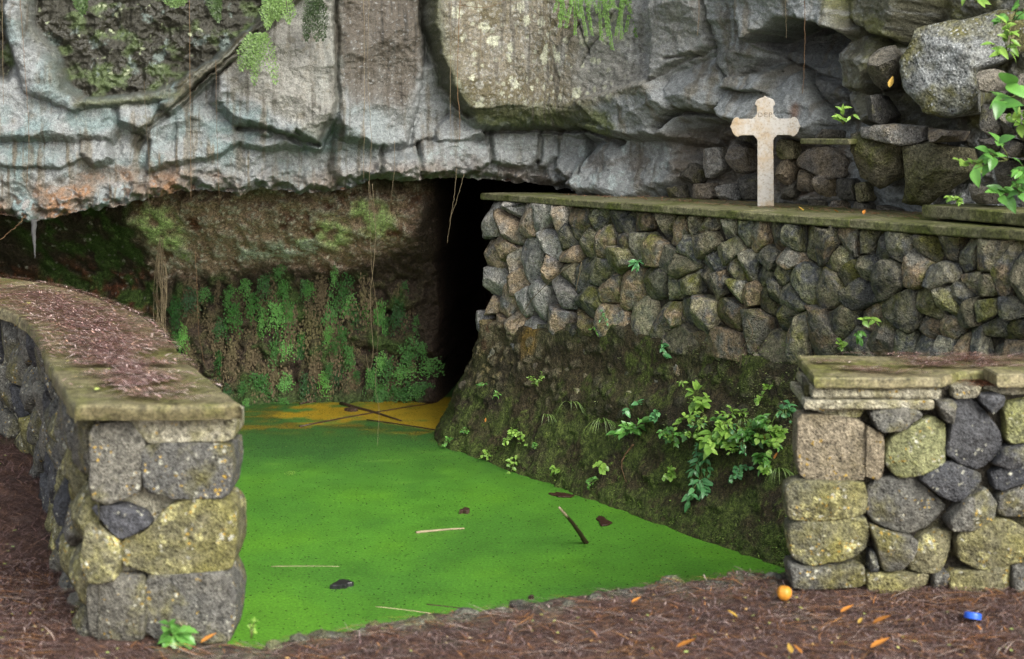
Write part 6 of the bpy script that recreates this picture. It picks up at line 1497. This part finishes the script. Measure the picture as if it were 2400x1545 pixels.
# on the left coping: thick in the middle, sparse at the rims
def across(t, w):  # position on the coping
    i = t * (len(PR) - 1); a = np.stack([np.interp(i, np.arange(len(PR)), PR[:, k]) for k in (0, 1)], 1); c = np.stack([np.interp(i, np.arange(len(PL)), PL[:, k]) for k in (0, 1)], 1)
    return a * (1 - w[:, None]) + c * w[:, None]
N_ = 22000; t = r_.uniform(0, .85, N_)**1.15; w = np.clip(r_.normal(.48, .27, N_), .03, .97)
q = across(t, w); dn = fbm(q[:, 0] * 4, q[:, 1] * 5, 3.0, 3)
keep = r_.random(N_) < np.clip(1.25 * sstep(-.02, .08, t) * (1 - .6 * sstep(.55, .7, t)) * sstep(-.35, .1, dn + .45 * sstep(.16, .25, t) - .55 * np.abs(w - .48)) * sstep(-.3, -.02, fbm(q[:, 0] * 9, q[:, 1] * 14, 6.0, 3)), 0, 1); q = q[keep]; n = len(q)
needles('needle_litter', 'pinkish brown needles heaped on the left parapet coping', np.concatenate([q, np.full((n, 1), ZC + .012)], 1), r_.normal(0, .45, n), r_.uniform(.02, .11, n), r_.uniform(.002, .0055, n), needle_cols(n, r_, PALC), .004, 3, .12, .05)
# on the right coping
N_ = 6000; x = r_.uniform(1.15, 2.3, N_); y = r_.uniform(5.1, 5.58, N_); k = sstep(.0, .25, fbm(x * 5, y * 9, 7.0, 3) + .25 * sstep(1.3, 1.6, x) - .05) > r_.random(N_); k &= ((y > 5.26) | (x < 1.5)); x, y = x[k], y[k]; n = len(x)
needles('needle_litter', 'pale reddish needles lying on the right parapet coping', np.stack([x, y, np.full(n, .766)], 1), r_.normal(0, .4, n), r_.uniform(.03, .12, n), r_.uniform(.002, .0045, n), needle_cols(n, r_, PALC), .003, 4, .12, .03)
N_ = 160; x = r_.uniform(1.62, 1.78, N_); y = r_.uniform(5.09, 5.22, N_)
needles('needle_litter', 'red needles caught in the broken front of the right coping', np.stack([x, y, np.full(N_, .724)], 1), r_.normal(0, .5, N_), r_.uniform(.02, .06, N_), r_.uniform(.0015, .003, N_), needle_cols(N_, r_, [(.28, .1, .05), (.33, .16, .1)]), .003, 5)
# thin dirt and needles along the back of the rear ledge
N_ = 700; u = r_.uniform(.5, 4.2, N_); o_ = r_.uniform(-.62, -.2, N_) ; pp = np.array([wall_pt(a, 0, c)[:2] for a, c in zip(u, o_)])
needles('needle_litter', 'brown litter along the back of the ledge behind the cross', np.concatenate([pp, np.full((N_, 1), ZL + .003)], 1), r_.uniform(0, 6.3, N_), r_.uniform(.02, .07, N_), r_.uniform(.002, .005, N_), needle_cols(N_, r_, [(.2, .09, .05), (.12, .07, .05), (.25, .14, .08)]), .003, 6)
# tiny green and yellow leaf bits
def bits(name, label, pos, size, cols, seed):
    r_ = np.random.default_rng(seed); n = len(pos); a = r_.uniform(0, 6.28, n); dx = np.stack([np.cos(a), np.sin(a), r_.normal(0, .15, n)], 1) * size[:, None]; dy = np.stack([-np.sin(a), np.cos(a), r_.normal(0, .15, n)], 1) * size[:, None] * .6
    p = np.asarray(pos); V = np.stack([p - dx, p - dx * .3 + dy, p + dx * .4 + dy * .8, p + dx, p + dx * .4 - dy * .8, p - dx * .3 - dy], 1).reshape(-1, 3); base = np.arange(n)[:, None] * 6
    Fc = np.concatenate([base + np.array([[0, 1, 2, 5]]), base + np.array([[2, 3, 4, 5]])], 0)
    return tag(link(name, mesh_data(name, V, Fc, M['litter'], False, np.repeat(cols, 6, 0))), label, 'litter', None, 'stuff')
n = 260; x = r_.uniform(-2.3, 2.3, n); y = r_.uniform(4.0, 5.0, n); ok = y < np.where(x < -1.2, 9, np.where(x > 1.1, 5.05, np.interp(x, lx[:, 0], lx[:, 1]))) - .03; x, y = x[ok], y[ok]; n = len(x)
bits('leaf_bits', 'tiny yellow green leaf bits on the foreground ground', np.stack([x, y, ground_z(x, y) + .016], 1), r_.uniform(.003, .009, n), needle_cols(n, r_, [(.36, .36, .1), (.3, .38, .12), (.45, .36, .2), (.4, .25, .1)]), 3)
n = 130; x = r_.uniform(-3.2, -1.5, n); y = r_.uniform(4.5, 7.5, n); ok = x < np.interp(y, PL[:, 1], PL[:, 0]) - .02; x, y = x[ok], y[ok]; n = len(x)
bits('leaf_bits', 'tiny yellow green leaf bits left of the parapet', np.stack([x, y, ground_z(x, y) + .016], 1), r_.uniform(.004, .011, n), needle_cols(n, r_, [(.3, .36, .1), (.25, .38, .12), (.42, .4, .16)]), 4)
n = 110; q = across(r_.uniform(.04, .85, n), r_.uniform(.08, .92, n))
bits('leaf_bits', 'small yellow green leaf bits on the left coping', np.concatenate([q, np.full((n, 1), ZC + .012)], 1), r_.uniform(.005, .014, n), needle_cols(n, r_, [(.38, .36, .12), (.3, .36, .1), (.42, .3, .14)]), 5)
# moss cushions and creeping leaves at the foot of the bank
n = 5200; px_ = r_.uniform(1060, 1850, n); edge_y = np.interp(px_, [1050, 1300, 1500, 1840], [1050, 1125, 1190, 1330]); py_ = edge_y - np.abs(r_.exponential(26, n)) + 4
pos = on_bank_many(px_, py_, .006)
bits('creeping_weed', 'tiny creeping green leaves and moss along the water line of the bank', pos + r_.normal(0, .006, pos.shape), r_.uniform(.003, .008, n), needle_cols(n, r_, [(.12, .2, .03), (.08, .15, .02), (.2, .28, .06), (.07, .11, .02)]), 6)
n = 4200; px_ = r_.uniform(1380, 1870, n); py_ = r_.uniform(800, 1010, n); nz = fbm(px_ / 60, py_ / 60, 3.0, 3) + .25 * sstep(1550, 1750, px_) - .12; ok = nz > r_.random(n) * .3
pos = on_bank_many(px_[ok], py_[ok], .008); n = len(pos)
bits('creeping_weed', 'tiny pale creeping leaves dotted over the upper mossy bank', pos + r_.normal(0, .006, pos.shape), r_.uniform(.003, .007, n), needle_cols(n, r_, [(.16, .2, .06), (.1, .15, .03), (.22, .26, .1)]), 7)
# single fallen leaves, fruit and cap
M['leaf_orange'] = plain_mat('fallen_leaf_orange', (.42, .17, .03), .5, .3, 50, .35, .15); M['leaf_yellow'] = plain_mat('fallen_leaf_yellow', (.5, .32, .06), .5, .25, 50, .35, .15)
DL = {k: leaf_mesh('fallen_leaf', w, .5, -.25, 8, M[k], .08) for k, w in (('leaf_orange', .42), ('leaf_yellow', .5))}
def fallen(label, pos, L, rz, mt, tilt=.25, group='fallen leaves on the ground'):
    L *= .8
    o = bpy.data.objects.new('fallen_leaf', DL[mt]); COL.objects.link(o); o.location = pos; o.scale = (L, L, L); o.rotation_euler = (tilt, .15, R(rz)); tag(o, label, 'leaf', group)
for lab, x, y, L, rz, mt in [('yellow fallen leaf on the needles below the orange fruit', 1728, 1460, .05, 60, 'leaf_yellow'), ('rusty fallen leaf in front of the olive wall stones', 1970, 1448, .065, -80, 'leaf_orange'),
    ('yellow tipped fallen leaf left of the long orange leaf', 2012, 1474, .035, -40, 'leaf_yellow'), ('long orange leaf in the right foreground', 2045, 1475, .085, -95, 'leaf_orange'), ('rusty orange leaf near the bottom right', 2040, 1532, .085, -85, 'leaf_orange'),
    ('large orange leaf at the bottom edge, left of the yellow ones', 1585, 1532, .085, -95, 'leaf_orange'), ('yellow leaf at the bottom edge, left of a pair', 1855, 1545, .05, 10, 'leaf_yellow'), ('orange leaf at the bottom edge, right of a pair', 1880, 1546, .05, 40, 'leaf_orange'),
    ('brown orange leaf on the rocky lip of the pool', 1480, 1425, .05, -75, 'leaf_orange'), ('dull orange leaf near the small weed', 470, 1520, .07, -70, 'leaf_orange'), ('small orange leaf right of the blue cap', 2300, 1490, .03, 30, 'leaf_orange')]:
    fallen(lab, at_z(x, y, .0) + Vector((0, 0, .018)), L, rz, mt)
for lab, u, o_, L, rz, mt in [('yellow leaf on the ledge, nearest to the cross', 2.75, -.12, .05, 40, 'leaf_yellow'), ('orange leaf on the ledge, middle of three', 2.95, -.16, .04, 100, 'leaf_orange'), ('orange leaf on the ledge, rightmost of three', 3.12, -.15, .05, -20, 'leaf_orange')]:
    fallen(lab, wall_pt(u, ZL + .012, o_), L, rz, mt, .3, 'fallen leaves on the ledge')
fallen('orange leaf caught on the bank by the parapet plants, upper', on_bank(1818, 1035, .05), .05, 60, 'leaf_orange', .9, 'fallen leaves on the bank'); fallen('orange leaf caught on the bank by the parapet, lower', on_bank(1838, 1072, .05), .05, -60, 'leaf_orange', .8, 'fallen leaves on the bank')
fallen('orange leaf lying on the left part of the bank', on_bank(1148, 988, .03), .035, 0, 'leaf_orange', 1.2, 'fallen leaves on the bank')
fallen('pale dry leaf stuck between the dark rocks at upper right', P(2085, 205, 6.7), .07, -40, 'leaf_yellow', 1.0, 'fallen leaves above the ledge')
def fruit():
    bm = bmesh.new(); bmesh.ops.create_uvsphere(bm, u_segments=28, v_segments=18, radius=.026)
    for v in bm.verts:
        a = math.atan2(v.co.y, v.co.x); k = 1 + .05 * math.cos(5 * a) * (1 - abs(v.co.z) / .03) + .04 * float(fbm(np.array(v.co.x * 40), np.array(v.co.y * 40), np.array(v.co.z * 40), 2)); v.co *= k
        if v.co.z > .022: v.co.z -= (v.co.z - .022) * 1.2
    me = bpy.data.meshes.new('fruit'); bm.to_mesh(me); bm.free()
    for f in me.polygons: f.use_smooth = True
    me.materials.append(plain_mat('orange_rind', (.55, .24, .03), .4, .15, 60, .4, bs=.3)); p = at_z(1838, 1410, .0); p.z += .03
    return tag(link('fruit', me, None, p), 'round orange fruit lying near the right parapet', 'fruit')
fruit()
def cap():
    bm = bmesh.new(); prof = [(0, .010), (.022, .010), (.0265, .008), (.028, .003), (.028, -.010), (.0255, -.010), (.0255, .002), (0, .004)]; k = 36
    rings = []
    for r0, z in prof:
        rings.append([bm.verts.new((r0 * (1 + (.015 if (j % 2 and -.011 < z < .004 and r0 > .027) else 0)) * math.cos(2 * math.pi * j / k), r0 * math.sin(2 * math.pi * j / k), z)) for j in range(k)] if r0 else [bm.verts.new((0, 0, z))])
    for a, c in zip(rings[:-1], rings[1:]):
        for j in range(k):
            q = [a[j % len(a)], a[(j + 1) % len(a)], c[(j + 1) % len(c)], c[j % len(c)]]; u = []
            [u.append(v) for v in q if v not in u]; bm.faces.new(u)
    me = bpy.data.meshes.new('bottle_cap'); bm.to_mesh(me); bm.free(); me.materials.append(plain_mat('blue_plastic', (.02, .10, .55), .35, .05, 20, .5))
    p = at_z(2280, 1458, 0); p.z += .022; o = link('bottle_cap', me, None, p); o.rotation_euler = (R(-14), R(8), 0); tag(o, 'blue plastic bottle cap on the needles at right', 'cap')
cap()

for i in range(22):
    x, y = 1585 + (i % 11) * 25.5 + rnd.uniform(-8, 8), (985 if i < 11 else 1040) + rnd.uniform(-25, 20)
    sh, mt = ('ovate', 'round', 'pointed')[i % 3], ('leaf', 'leaf_lime', 'leaf_blue', 'leaf_lime')[i % 4]
    lab = 'small %s leaved %s weed, %s from left in the %s row of growth beside the right parapet' % (sh, {'leaf': 'green', 'leaf_lime': 'lime', 'leaf_blue': 'bluish'}[mt], ('first', 'second', 'third', 'fourth', 'fifth', 'sixth', 'seventh', 'eighth', 'ninth', 'tenth', 'eleventh')[i % 11], 'upper' if i < 11 else 'lower')
    lab = lab.replace('small ', '').replace(' of growth beside the right parapet', ' by the parapet')
    plant('bank_weed', lab, on_bank(x, y, .03), rnd.uniform(.06, .12), rnd.randint(10, 20), rnd.uniform(.022, .042), sh, mt, 5000 + i, (rnd.uniform(-.4, .2), -.6, rnd.uniform(.1, .8)), 5, .8, 'weeds beside the right parapet')
